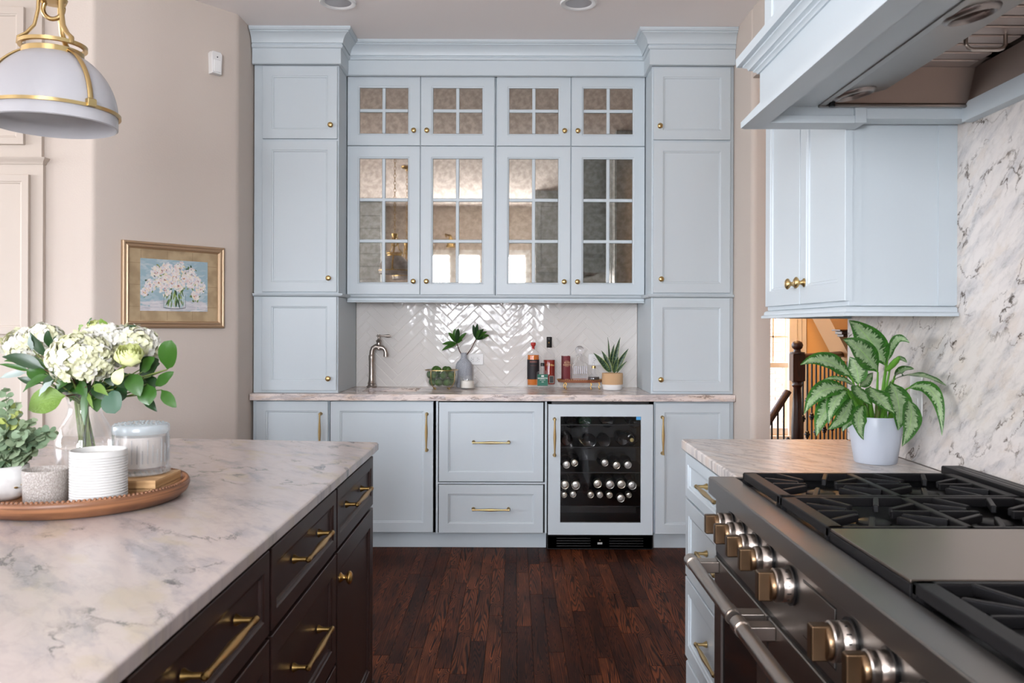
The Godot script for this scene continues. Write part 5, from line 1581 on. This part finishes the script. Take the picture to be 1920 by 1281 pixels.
	var sprigs := [
		["right-hand sprig of rounded bright green leaves reaching past the bouquet", [[314, 695, 322, 640, 40, 2.0, L, 2, 0], [291, 727, 326, 699, 19, 2.02, L, 1, 0], [303, 733, 331, 766, 20, 2.0, L, 1, 0], [272, 690, 300, 684, 16, 2.04, K, 1, 0]]],
		["broad dark green leaves hanging at the right of the bouquet under the rose", [[244, 703, 263, 745, 31, 1.97, L, 1, 6], [277, 722, 280, 762, 34, 1.99, L, 1, 0], [262, 705, 298, 676, 40, 2.03, K, 1, 0], [270, 742, 295, 774, 18, 2.03, K, 0, 0], [266, 700, 290, 672, 24, 2.0, L, 1, 0], [270, 704, 284, 740, 36, 2.03, K, 1, 0]]],
		["large round dusky leaves below the front hydrangea head", [[212, 733, 216, 778, 41, 1.96, mat(rgb(62, 92, 72), 0.5), 2, 0], [228, 722, 230, 754, 22, 2.0, K, 2, 0], [208, 690, 212, 726, 26, 2.0, K, 1, 0], [175, 726, 203, 744, 16, 1.97, P, 0, 8], [188, 735, 182, 775, 26, 2.02, L, 1, 0], [196, 716, 210, 742, 30, 2.02, K, 1, 0], [170, 720, 150, 748, 30, 2.03, K, 1, 0]]],
		["long pointed dark leaves at the left of the bouquet", [[84, 695, 4, 672, 25, 2.0, K, 0, 12], [90, 690, 8, 680, 20, 2.03, L, 0, 14], [50, 702, 0, 712, 13, 2.02, silver, 0, 4], [95, 706, 43, 738, 17, 1.99, L, 0, 10], [78, 722, 33, 711, 15, 2.03, K, 0, 0], [60, 700, -2, 686, 9, 2.05, L, 0, 6], [86, 702, 50, 699, 30, 2.02, L, 1, 0]]],
		["upright glossy leaves between the left hydrangea heads", [[94, 655, 90, 622, 13, 1.98, K, 1, 0], [99, 664, 109, 630, 16, 1.97, K, 0, 0], [86, 672, 56, 626, 17, 2.0, K, 0, 0], [62, 660, 56, 632, 10, 1.99, silver, 0, 0], [84, 680, 98, 666, 14, 1.97, L, 0, 0]]],
		["large pale green serrated leaf drooping at the left of the vase", [[124, 745, 54, 772, 48, 1.97, veined, 1, 8], [100, 716, 73, 746, 12, 1.95, silver, 0, 4], [118, 700, 80, 728, 20, 1.99, K, 1, 0], [140, 722, 100, 738, 26, 2.0, K, 0, 4]]],
		["small upright leaves at the top of the bouquet", [[163, 622, 172, 598, 5, 2.05, L, 0, 2], [202, 620, 188, 600, 14, 2.03, P, 0, 2], [148, 622, 156, 612, 9, 2.05, P, 0, 2], [232, 620, 256, 613, 8, 2.06, K, 0, 2]]],
		["dense dark leaves filling the bouquet between the flower heads and the vase", [[168, 722, 120, 742, 34, 2.04, K, 1, 0], [150, 722, 132, 756, 24, 2.02, L, 0, 4], [200, 718, 232, 748, 34, 2.05, K, 1, 0], [180, 716, 196, 752, 26, 1.99, K, 1, 0], [110, 700, 84, 716, 26, 2.05, K, 1, 0], [225, 712, 262, 728, 30, 2.06, K, 1, 0], [150, 716, 164, 748, 22, 1.98, L, 0, 0], [100, 690, 70, 702, 24, 2.07, L, 1, 0], [130, 708, 108, 734, 22, 1.98, L, 0, 6], [220, 700, 240, 730, 28, 2.0, K, 1, 0]]],
		["single strap leaf hanging down in front of the vase neck", [[161, 728, 159, 800, 13, 1.975, L, 0, 0], [166, 740, 175, 768, 7, 1.96, P, 0, 3], [112, 738, 120, 700, 20, 2.04, K, 1, 0]]]]
	for q in sprigs:
		var first: Array = q[1][0]
		var c := at(first[0], first[1], first[5])
		var s := thing("leaf_sprig", q[0], "foliage", c)
		for l in q[1]:
			var a := at(l[0], l[1], l[5] + 0.012) - c
			var z := at(l[2], l[3], l[5] - 0.006) - c
			var m: Vector3 = a.lerp(z, 0.5) + Vector3(0, l[8] * 0.00128, 0.008)
			part(s, "leaf", Geo.new().leaf(a, m, z, l[4] * 0.00136 * l[5] / D, Vector3(r.randf_range(-0.3, 0.3), 0.35, 1), r.randf_range(0.1, 0.25), l[7], 10, 0.0015 if l[7] != 2 else 0.0), l[6])
			if a.length() > 0.001:
				part(s, "stalk", Geo.new().tube([a, a.lerp(neck - c, 0.35) * 0.9 + a * 0.1, (neck - c) + Vector3(r.randf_range(-0.012, 0.012), -0.01, r.randf_range(-0.012, 0.012))], [0.0012, 0.0016, 0.002], 6), M.stem)
		part(s, "stem", Geo.new().tube([Vector3.ZERO, (neck - c) * 0.6 + Vector3(0, 0.012, 0), neck - c, base + Vector3(r.randf_range(-0.035, 0.035), 0.025, r.randf_range(-0.03, 0.03)) - c], [0.0016, 0.002, 0.0024, 0.0026], 7), M.twig if r.randf() < 0.5 else M.stem)


# ---- the range side ---------------------------------------------------------------

func range_run() -> void:
	var top := thing("range_worktop", "pale marble worktop with fine slanting grey streaks, at the far end of the range", "worktop", Vector3(0.88, 0.877, -2.63))
	var g := Geo.new()
	g.span(0.587, 1.174, 0.877, TOP, -3.016, -2.245, 0.006)
	var dirv := Vector2(0.53, 0.85).normalized()
	g.uvmap(func(p: Vector3) -> Vector2:
		var q := Vector2(p.x, p.z + (p.y - TOP) * 0.15)
		return Vector2(q.dot(dirv) / 0.9 + 0.2, q.cross(dirv) / 0.45 + 0.1))
	part(top, "slab", g, M.range_stone, Vector3.ZERO, true)
	var c := thing("drawer_cabinet", "pale blue-grey three-drawer base cabinet beside the range, with brass pulls", "cabinet", Vector3(0.60, 0, -2.63))
	c.rotation.y = -PI / 2   # its own x runs towards the camera, its z out into the aisle
	part(c, "body", Geo.new().span(-0.372, 0.380, 0.1, 0.876, -0.57, -0.02, 0.001).span(-0.36, 0.38, 0.0, 0.1, -0.5, -0.06), M.paint)
	for q in [[0.715, 0.868, 0.045, 0.015], [0.443, 0.708, 0.06, 0.02], [0.158, 0.436, 0.06, 0.012]]:
		var d := door(c, "drawer", Vector3(0.0, (q[0] + q[1]) / 2, 0), 0.735, q[1] - q[0], q[2], M.paint)
		pull(d, Vector3(0.06, q[3], -0.006), 0.235, M.brass)
	part(c, "base_moulding", Geo.new().span(-0.372, 0.38, 0.0, 0.14, -0.03, -0.004, 0.004), M.paint)
	# wall cabinet
	var u := thing("wall_cabinet", "pale blue-grey two-door wall cabinet above the potted plant, beside the range hood", "cabinet", Vector3(0.875, 1.37, -2.626))
	u.rotation.y = -PI / 2
	part(u, "body", Geo.new().span(-0.372, 0.353, -0.003, 1.669, -0.299, -0.012, 0.0015), M.paint)
	part(u, "light_rail", Geo.new().sweep([Vector3(-0.372, 0, -0.298), Vector3(-0.372, 0, -0.012), Vector3(0.353, 0, -0.012), Vector3(0.353, 0, -0.298)], pv([-0.02, -0.030, 0.018, -0.030, 0.018, -0.022, 0.010, -0.018, 0.010, -0.010, 0.004, -0.004, -0.02, -0.004])), M.paint)
	part(u, "bottom_board", Geo.new().span(-0.36, 0.34, -0.014, -0.004, -0.298, -0.03), M.paint)
	for s in [-1.0, 1.0]:
		var d := door(u, "door", Vector3(s * 0.182, 0.76, 0.0), 0.358, 1.50, 0.062, M.paint)
		knob(d, Vector3(-s * (0.179 - 0.038), -0.685, 0), M.brass, 1.1)
	part(u, "end_panel", Geo.new().box(Vector3(0.3545, 0.82, -0.275), Vector3(0.003, 1.64, 0.05)).box(Vector3(0.3545, 0.82, -0.03), Vector3(0.003, 1.64, 0.034)), M.paint)
	var o := thing("wall_outlet", "white outlet plate on the marble wall behind the potted plant", "outlet", Vector3(1.1735, py(740, 2.5), -2.49))
	part(o, "plate", Geo.new().box(Vector3(-0.002, 0, 0), Vector3(0.006, 0.115, 0.072), 0.002), M.white)
	part(o, "receptacle", Geo.new().box(Vector3(-0.006, 0.02, 0), Vector3(0.003, 0.03, 0.034), 0.0012).box(Vector3(-0.006, -0.02, 0), Vector3(0.003, 0.03, 0.034), 0.0012), M.white)


func range_cooker() -> void:
	var t := thing("gas_range", "wide stainless steel gas range with black grates, a griddle and bronze knobs", "range", Vector3(0.85, 0, -1.48))
	var far := -2.24
	var near := -0.72
	var st: StandardMaterial3D = M.steel
	part(t, "body", Geo.new().span(0.535, 1.17, 0.1, 0.885, far, near, 0.002).span(0.575, 1.12, 0.0, 0.1, far + 0.05, near - 0.05), M.black, Vector3.ZERO, true)
	part(t, "side_panel", Geo.new().span(0.53, 1.17, 0.1, 0.9, far - 0.003, far + 0.002), st, Vector3.ZERO, true)
	part(t, "bullnose", Geo.new().span(0.508, 0.578, 0.872, 0.918, far, near, 0.004), st, Vector3.ZERO, true)
	part(t, "control_panel", Geo.new().span(0.528, 0.545, 0.722, 0.872, far, near, 0.002), st, Vector3.ZERO, true)
	part(t, "burner_pan", Geo.new().span(0.578, 1.125, 0.884, 0.894, far, near).span(0.578, 0.582, 0.884, 0.914, far, near).span(0.578, 1.125, 0.884, 0.916, far, far + 0.02), M.black, Vector3.ZERO, true)
	part(t, "back_trim", Geo.new().span(1.118, 1.173, 0.884, 0.948, far, near, 0.003), M.iron, Vector3.ZERO, true)
	var vents := Geo.new()
	for k in 2: vents.span(1.13 + k * 0.018, 1.138 + k * 0.018, 0.945, 0.9485, far + 0.05, near)
	part(t, "vent_slot", vents, M.black, Vector3.ZERO, true)
	# grates: one casting over two burners each
	for q in [[-2.172, -1.871], [-1.867, -1.577], [-1.246, -0.945], [-0.941, -0.75]]:
		var z0: float = q[0]
		var z1: float = q[1]
		var g := Geo.new()
		var yt := 0.940
		var yb := 0.920
		g.span(0.580, 0.612, yb, yt, z0, z1, 0.003).span(1.084, 1.112, yb, yt, z0, z1, 0.003).span(0.58, 1.112, yb, yt, z0, z0 + 0.016, 0.003).span(0.58, 1.112, yb, yt, z1 - 0.016, z1, 0.003).span(0.838, 0.856, yb, yt, z0, z1, 0.003)
		for x in [0.585, 1.105]:
			for z in [z0 + 0.01, z1 - 0.01]: g.box(Vector3(x, 0.905, z), Vector3(0.012, 0.036, 0.012))
		var zc := (z0 + z1) / 2
		for x in [0.725, 0.970]:
			var cc := Vector3(x, (yt + yb) / 2 + 0.002, zc)
			for s in [-1.0, 1.0]:
				g.xf = Transform3D(Basis(), cc)
				g.span(s * 0.034, s * 0.114, -0.008, 0.008, -0.0055, 0.0055, 0.002)
				for s2 in [-1.0, 1.0]:
					for f in [[0.062, 0.138, 0.026, 0.052], [0.112, 0.075, 0.045, 0.026]]:
						var a := Vector3(s * f[0], 0, s2 * f[1])
						var b := Vector3(s * f[2], 0, s2 * f[3])
						g.xf = Transform3D(Basis(Vector3.UP, -atan2(b.z - a.z, b.x - a.x)), cc + (a + b) / 2)
						g.box(Vector3.ZERO, Vector3(a.distance_to(b), 0.016, 0.011), 0.002)
			g.xf = Transform3D()
		part(t, "grate", g, M.iron, Vector3.ZERO, true)
		for x in [0.725, 0.970]:
			part(t, "burner", Geo.new().lathe(pv([0, 0.0, 0.062, 0.0, 0.06, 0.008, 0.045, 0.01, 0.045, 0.018, 0.034, 0.02, 0.033, 0.026, 0.028, 0.028, 0, 0.028]), 32), M.iron, Vector3(x - 0.85, 0.892, zc + 1.48))
	# griddle
	var gt := tri(mat(rgb(150, 138, 128), 0.28, 1.0), Vector3.ONE * 3.0)
	part(t, "griddle", Geo.new().span(0.580, 1.112, 0.893, 0.934, -1.572, -1.252, 0.002), M.iron, Vector3.ZERO, true)
	part(t, "griddle_plate", Geo.new().span(0.5815, 1.111, 0.934, 0.9395, -1.571, -1.253, 0.0015), gt, Vector3.ZERO, true)
	# knobs
	var turn := Basis(Vector3.BACK, PI / 2)
	for q in [[2.07, 0], [1.973, 0], [1.862, 0], [1.757, 0], [1.626, 1], [1.335, 1], [1.195, 0], [1.08, 0], [0.96, 0]]:
		var s: float = 1.0 if q[1] == 0 else 1.22
		var y := 0.832 if q[1] == 0 else 0.818
		var k := part(t, "knob", Geo.new().lathe(pv([0.0295 * s, 0, 0.0295 * s, 0.004, 0.0262 * s, 0.005, 0.0262 * s, 0.0205, 0.0252 * s, 0.0215, 0.0252 * s, 0.0235, 0.0262 * s, 0.0245, 0.0262 * s, 0.034, 0.0235 * s, 0.036]), 36), M.nickel, Vector3(0.528 - 0.85, y, 1.48 - q[0]))
		k.basis = turn
		part(k, "gap_ring", Geo.new().lathe(pv([0.0305 * s, 0.0, 0.031 * s, 0.005, 0.0262 * s, 0.0055]), 32), M.black)
		var grip := mat(rgb(124, 100, 76), 0.34, 1.0)
		part(k, "grip", Geo.new().lathe(pv([0.0225 * s, 0.0355, 0.0225 * s, 0.044, 0.021 * s, 0.0455, 0, 0.0455]), 32).box(Vector3(0, 0.052, 0), Vector3(0.046 * s, 0.03, 0.019 * s), 0.003), grip)
		if q[1] == 1:
			var ticks := Geo.new()
			for j in 14:
				var a := TAU * j / 14.0
				ticks.xf = Transform3D(Basis(Vector3.UP, -a), Vector3.ZERO)
				ticks.box(Vector3(0.0262 * s, 0.014, 0), Vector3(0.0008, 0.0045 if j % 2 else 0.008, 0.0022))
			part(k, "dial_marks", ticks, M.black)
	# touch panel
	part(t, "display_panel", Geo.new().box(Vector3.ZERO, Vector3(0.004, 0.098, 0.155), 0.0015), st, Vector3(0.5272 - 0.85, 0.798, 1.48 - 1.478))
	part(t, "display_gap", Geo.new().ring(0.160, 0.103, pv([0, 0, 0, 0.001, 0.0025, 0.001, 0.0025, 0])), M.black, Vector3(0.5279 - 0.85, 0.798, 1.48 - 1.478)).rotation.y = -PI / 2
	# two ovens
	for q in [[-2.236, -1.772], [-1.762, near - 0.004]]:
		var z0: float = q[0]
		var z1: float = q[1]
		var w := z1 - z0
		var d := part(t, "oven_door", Geo.new().ring(w, 0.585, pv([0, -0.03, 0, -0.002, 0.002, 0, 0.07, 0, 0.072, -0.004, 0.072, -0.012])), st, Vector3(0.524 - 0.85, 0.418, (z0 + z1) / 2 + 1.48))
		d.rotation.y = -PI / 2
		part(d, "oven_window", Geo.new().box(Vector3(0, 0, -0.008), Vector3(w - 0.135, 0.45, 0.006)), mat(rgb(18, 14, 13), 0.08))
		var h := Geo.new()
		h.tube([Vector3(-w / 2 + 0.01, 0.285, 0.066), Vector3(-w / 2 + 0.014, 0.285, 0.066), Vector3(w / 2 - 0.014, 0.285, 0.066), Vector3(w / 2 - 0.01, 0.285, 0.066)], [0.0135, 0.0155, 0.0155, 0.0135], 24)
		part(d, "handle", h, M.nickel)
		for s in [-1.0, 1.0]:
			part(d, "handle_bracket", Geo.new().box(Vector3(s * (w / 2 - 0.034), 0.276, 0.028), Vector3(0.04, 0.03, 0.058), 0.003).tube([Vector3(s * (w / 2 - 0.054), 0.285, 0.066), Vector3(s * (w / 2 - 0.014), 0.285, 0.066)], 0.0175, 24), M.nickel)
	part(t, "kick_panel", Geo.new().span(0.545, 0.56, 0.02, 0.115, far, near, 0.002), st, Vector3.ZERO, true)
	part(t, "vent_gap", Geo.new().span(0.530, 0.54, 0.711, 0.722, far, near), M.black, Vector3.ZERO, true)


func hood() -> void:
	var t := thing("range_hood", "pale blue-grey wooden range hood with a stainless baffle liner", "range hood", Vector3(0.88, 1.833, -1.4))
	var f := -2.25
	var n := -0.45
	var yb := 1.833
	part(t, "front_board", Geo.new().prism(pv([0.593, yb, 0.593, yb + 0.016, 0.643, yb + 0.069, 0.643, 2.06, 0.66, 2.06, 0.66, 1.876, 0.650, 1.876, 0.650, yb]), f, n, 0.001), M.paint, Vector3.ZERO, true)
	part(t, "end_board", Geo.new().span(0.655, 1.172, 1.846, 2.4, f, f + 0.058, 0.001).span(0.60, 0.897, yb, 1.846, f - 0.008, f + 0.06, 0.002), M.paint, Vector3.ZERO, true)
	part(t, "end_trim", Geo.new().box(Vector3(0.883, 1.861, -2.188), Vector3(0.03, 0.056, 0.012), 0.002), M.paint, Vector3.ZERO, true)
	part(t, "end_trim", Geo.new().span(0.65, 0.868, 1.833, 1.853, -2.192, -2.184, 0.001), M.paint, Vector3.ZERO, true)
	part(t, "end_trim", Geo.new().span(1.15, 1.172, 1.838, 1.876, -2.196, -2.184, 0.002), M.paint, Vector3.ZERO, true)
	part(t, "crown", Geo.new().sweep([Vector3(1.17, 0, f), Vector3(0.643, 0, f), Vector3(0.643, 0, n)].map(func(p: Vector3) -> Vector3: return p), pv([0, 1.9785, 0.005, 1.9785, 0.008, 1.983, 0.014, 1.985, 0.014, 1.989, 0.020, 1.992, 0.024, 1.992, 0.027, 1.999, 0.036, 2.003, 0.036, 2.008, 0.049, 2.008, 0.051, 2.030, 0, 2.030])), M.paint, Vector3.ZERO, true)
	part(t, "chimney", Geo.new().span(0.66, 1.172, 2.03, CEIL - 0.001, f + 0.058, n, 0.001), M.paint, Vector3.ZERO, true)
	part(t, "soffit_board", Geo.new().span(0.66, 0.776, 1.8765, 1.89, f + 0.058, n).span(0.776, 1.15, 1.8765, 1.89, f + 0.058, f + 0.075).span(1.146, 1.174, 1.838, 1.89, f + 0.058, n), M.paint, Vector3.ZERO, true)
	# liner
	var st: StandardMaterial3D = M.steel
	var l0 := f + 0.07
	part(t, "liner_flange", Geo.new().span(0.772, 0.788, 1.873, 1.8775, l0, n, 0.001).span(0.772, 1.148, 1.871, 1.8775, l0, l0 + 0.012, 0.001), st, Vector3.ZERO, true)
	var strip := Geo.new()
	var sp := func(x: float, z: float) -> Vector3: return Vector3(x, lerpf(1.876, 1.905, (x - 0.786) / 0.139), z)
	var down := Vector3(0.2, -0.98, 0).normalized()
	strip.flat(sp.call(0.786, l0), sp.call(0.786, n), sp.call(0.800, n), sp.call(0.800, l0), down)
	strip.flat(sp.call(0.864, l0), sp.call(0.864, n), sp.call(0.925, n), sp.call(0.925, l0), down)
	var zs := [l0, -2.127, -2.063, -1.592, -1.528, -1.032, -0.968, n]
	for k in range(0, 8, 2):
		strip.flat(sp.call(0.800, zs[k]), sp.call(0.800, zs[k + 1]), sp.call(0.864, zs[k + 1]), sp.call(0.864, zs[k]), down)
	strip.flat(Vector3(0.925, 1.905, l0), Vector3(0.925, 1.905, n), Vector3(0.925, 1.96, n), Vector3(0.925, 1.96, l0), Vector3(1, 0, 0))
	part(t, "light_strip", strip, M.steel, Vector3.ZERO, true)
	var plates := Geo.new()
	plates.flat(Vector3(0.786, 1.876, l0 + 0.004), Vector3(1.15, 1.876, l0 + 0.004), Vector3(1.15, 1.945, l0 + 0.10), Vector3(0.786, 1.945, l0 + 0.10), Vector3(0, -0.7, 0.7).normalized())
	plates.flat(Vector3(0.92, 1.945, l0 + 0.10), Vector3(1.15, 1.945, l0 + 0.10), Vector3(1.15, 1.95, l0 + 0.16), Vector3(0.92, 1.95, l0 + 0.16), Vector3(0, -1, 0))
	plates.flat(Vector3(1.12, 1.945, l0 + 0.05), Vector3(1.12, 1.945, n), Vector3(1.150, 1.876, n), Vector3(1.150, 1.876, l0 + 0.005), Vector3(-0.9, -0.4, 0).normalized())
	plates.span(0.92, 1.15, 1.985, 1.99, l0, n)
	part(t, "liner_plate", plates, mat(rgb(140, 122, 112), 0.4, 1.0), Vector3.ZERO, true)
	for k in 28:
		var z := -2.055 + k * 0.0572
		if z > n - 0.05: break
		part(t, "baffle_slat", Geo.new().span(0.928, 1.105, 1.945, 1.957, z - 0.024, z + 0.024, 0.004), mat(rgb(176, 158, 148), 0.34, 1.0) if k == 0 else (t.get_node("baffle_slat") as MeshInstance3D).material_override, Vector3.ZERO, true)
	var hz := -1.85
	part(t, "filter_handle", Geo.new().tube([Vector3(0.975, 1.945, hz), Vector3(0.975, 1.925, hz), Vector3(0.981, 1.916, hz), Vector3(0.99, 1.913, hz), Vector3(1.046, 1.913, hz), Vector3(1.055, 1.916, hz), Vector3(1.061, 1.925, hz), Vector3(1.061, 1.945, hz)], 0.0045, 10), M.nickel, Vector3.ZERO, true)
	for q in [Vector2(0.832, -2.095), Vector2(0.832, -1.56), Vector2(0.832, -1.0)]:
		var s := part(t, "spotlight", Geo.new().lathe(pv([0.036, 0.004, 0.037, -0.005, 0.041, -0.008, 0.047, -0.006, 0.051, 0.0, 0.051, 0.003]), 40), mat(rgb(150, 142, 138), 0.38, 1.0), Vector3(q.x - 0.88, 1.8845 - 1.833, q.y + 1.4))
		s.rotation.z = 0.2
		part(s, "reflector", Geo.new().lathe(pv([0.036, 0.003, 0.033, 0.02, 0.024, 0.036, 0.0, 0.037]), 30), mat(rgb(104, 92, 86), 0.5, 1.0))
		part(s, "bulb_lens", Geo.new().lathe(pv([0, 0.021, 0.021, 0.022, 0.024, 0.026, 0.024, 0.034]), 24), mat(rgb(206, 202, 196), 0.4))
	part(t, "switch_knob", Geo.new().tube([Vector3(0.80, 1.885, -2.16), Vector3(0.80, 1.868, -2.16)], 0.008, 12), M.black, Vector3.ZERO, true)


# ---- potted plant by the range ---------------------------------------------------

func variegated() -> ImageTexture:
	var w := 128
	var h := 384
	var c := noise(w, h, 0.05, 15, 3, 4, 1)
	var b := noise(w, h, 0.02, 16, 3)
	var out := PackedByteArray()
	out.resize(w * h * 3)
	for i in w * h:
		var x := absf((i % w) / float(w - 1) - 0.5) * 2.0
		var y := float(i / w) / h
		# feathered silver centre that runs along the side veins
		var k := c[(i + int(x * 26.0) * w) % (w * h)] / 255.0
		var edge := 0.60 - 0.25 * absf(y - 0.45) * 2.0 + (k - 0.5) * 0.85
		var s := smoothstep(0.03, -0.03, x - edge)
		var q := b[i] / 255.0
		var g := rgb(40, 92, 28).lerp(rgb(70, 124, 40), q)
		if x < edge + 0.22 and s < 0.5: g = rgb(20, 50, 22).lerp(g, clampf((x - edge) / 0.22, 0, 1))
		var col := g.lerp(rgb(120, 146, 104).lerp(rgb(166, 186, 146), q), s)
		if x < 0.035: col = rgb(150, 190, 112)
		out[i * 3] = col.r8; out[i * 3 + 1] = col.g8; out[i * 3 + 2] = col.b8
	return tex(w, h, out)


func potted_plant() -> void:
	var D := 2.50
	var p := thing("potted_plant", "silver-green variegated leafy plant in a pale blue-grey pot on the range worktop", "potted plant", Vector3(px(1642, D), TOP, -D))
	part(p, "pot", Geo.new().lathe(pv([0, 0.0, 0.055, 0.0, 0.059, 0.003, 0.0795, 0.136, 0.0785, 0.138, 0.0755, 0.137, 0.0735, 0.12]), 56), mat(rgb(190, 197, 208), 0.35))
	part(p, "soil", Geo.new().lathe(pv([0.0735, 0.12, 0.04, 0.127, 0, 0.128]), 28), M.soil)
	var lf := mat(Color.WHITE, 0.36)
	lf.albedo_texture = variegated()
	lf.backlight_enabled = true
	lf.backlight = rgb(36, 50, 24)
	var plain := mat(rgb(96, 150, 50), 0.4)
	plain.backlight_enabled = true
	plain.backlight = rgb(80, 110, 40)
	var crowns := {}
	# leaves: base u v d, bend u v d, tip u v d (crop pixels / 4.42 from 1490, 590), width, facing, texture
	var L := [
		[755, 415, 2.47, 620, 150, 2.44, 450, 40, 2.43, 205, Vector3(-0.5, -0.1, 1)],
		[690, 470, 2.48, 560, 250, 2.44, 402, 198, 2.42, 185, Vector3(-0.3, 0.35, 1)],
		[475, 520, 2.46, 270, 290, 2.43, 48, 408, 2.40, 150, Vector3(-0.1, 0.6, 1)],
		[525, 575, 2.5, 540, 440, 2.52, 455, 342, 2.54, 150, Vector3(-0.6, 0.2, 1)],
		[520, 600, 2.44, 390, 490, 2.42, 235, 532, 2.43, 70, Vector3(0, 0.9, 0.6)],
		[440, 610, 2.44, 200, 540, 2.38, 80, 815, 2.36, 150, Vector3(-0.4, 0.5, 1)],
		[470, 625, 2.46, 230, 720, 2.42, 183, 1000, 2.4, 170, Vector3(-0.6, 0.2, 1)],
		[440, 630, 2.42, 310, 660, 2.38, 285, 895, 2.37, 120, Vector3(-0.7, 0.2, 1)],
		[480, 680, 2.43, 430, 850, 2.39, 275, 945, 2.4, 130, Vector3(0.4, 0.2, 1)],
		[520, 580, 2.42, 520, 650, 2.38, 636, 738, 2.36, 140, Vector3(0.2, 0.5, 1)],
		[580, 742, 2.40, 480, 860, 2.36, 575, 1030, 2.36, 125, Vector3(0.2, 0.25, 1)],
		[505, 800, 2.44, 440, 850, 2.42, 395, 962, 2.42, 95, Vector3(-0.3, 0.2, 1)],
		[625, 590, 2.41, 680, 680, 2.36, 828, 808, 2.34, 185, Vector3(0.25, 0.4, 1)],
		[795, 550, 2.42, 900, 720, 2.36, 858, 950, 2.34, 205, Vector3(0.1, 0.2, 1)],
		[945, 690, 2.38, 1010, 860, 2.32, 892, 1082, 2.31, 160, Vector3(0.1, 0.15, 1)],
		[815, 535, 2.42, 1010, 430, 2.32, 1258, 578, 2.22, 105, Vector3(0, 0.8, 0.7)],
		[930, 605, 2.40, 1230, 480, 2.28, 1222, 992, 2.25, 110, Vector3(-0.5, 0.6, 0.9)],
		[765, 400, 2.47, 830, 100, 2.40, 950, 225, 2.36, 85, Vector3(-0.9, 0.2, 0.5)],
		[760, 400, 2.52, 740, 260, 2.53, 684, 132, 2.53, 95, Vector3(0.2, 0, 1)],
		[790, 440, 2.46, 860, 310, 2.42, 932, 388, 2.38, 60, Vector3(-0.4, 0.6, 0.7)],
		[830, 500, 2.48, 900, 430, 2.42, 990, 440, 2.38, 70, Vector3(0, 0.3, 1)],
		[540, 590, 2.55, 600, 540, 2.56, 650, 470, 2.58, 80, Vector3(0, 0.2, 1)],
		[600, 700, 2.5, 480, 700, 2.48, 420, 770, 2.46, 110, Vector3(-0.3, 0.3, 1)],
		[720, 620, 2.46, 800, 640, 2.42, 930, 760, 2.38, 120, Vector3(0.3, 0.2, 1)]]
	for q in L:
		var pts := []
		for k in 3:
			pts.append(at(1490 + q[k * 3] * 0.2264, 590 + q[k * 3 + 1] * 0.2264, q[k * 3 + 2]) - p.position)
		part(p, "leaf", Geo.new().leaf(pts[0], pts[1], pts[2], q[9] * 0.2264 / LENS * q[5] * 1.22, q[10], 0.16, 0, 14, 0.0012, 0.05), lf)
		var foot := Vector3(clampf(pts[0].x * 0.45, -0.045, 0.045), 0.12, clampf(pts[0].z * 0.3, -0.04, 0.04))
		part(p, "leaf_stalk", Geo.new().tube([foot, foot.lerp(pts[0], 0.55) + Vector3(0, 0.008, 0), pts[0], pts[0].lerp(pts[1], 0.12)], [0.006, 0.005, 0.0032, 0.0018], 8, true, 0.8), plain)
	var r0 := at(1490 + 770 * 0.2264, 590 + 450 * 0.2264, 2.44) - p.position
	var r1 := at(1490 + 868 * 0.2264, 590 + 345 * 0.2264, 2.40) - p.position
	part(p, "furled_leaf", Geo.new().tube([r0, r0.lerp(r1, 0.4), r0.lerp(r1, 0.75), r1], [0.006, 0.009, 0.0085, 0.004], 10), plain)
	for k in 5:
		var x := -0.035 + k * 0.017
		part(p, "cane", Geo.new().tube([Vector3(x, 0.118, 0.03 - 0.012 * (k % 3)), Vector3(x * 1.1, 0.15, 0.02), Vector3(x * 1.2, 0.19, 0.01)], [0.0075, 0.007, 0.005], 10), plain if k % 2 else M.stem)
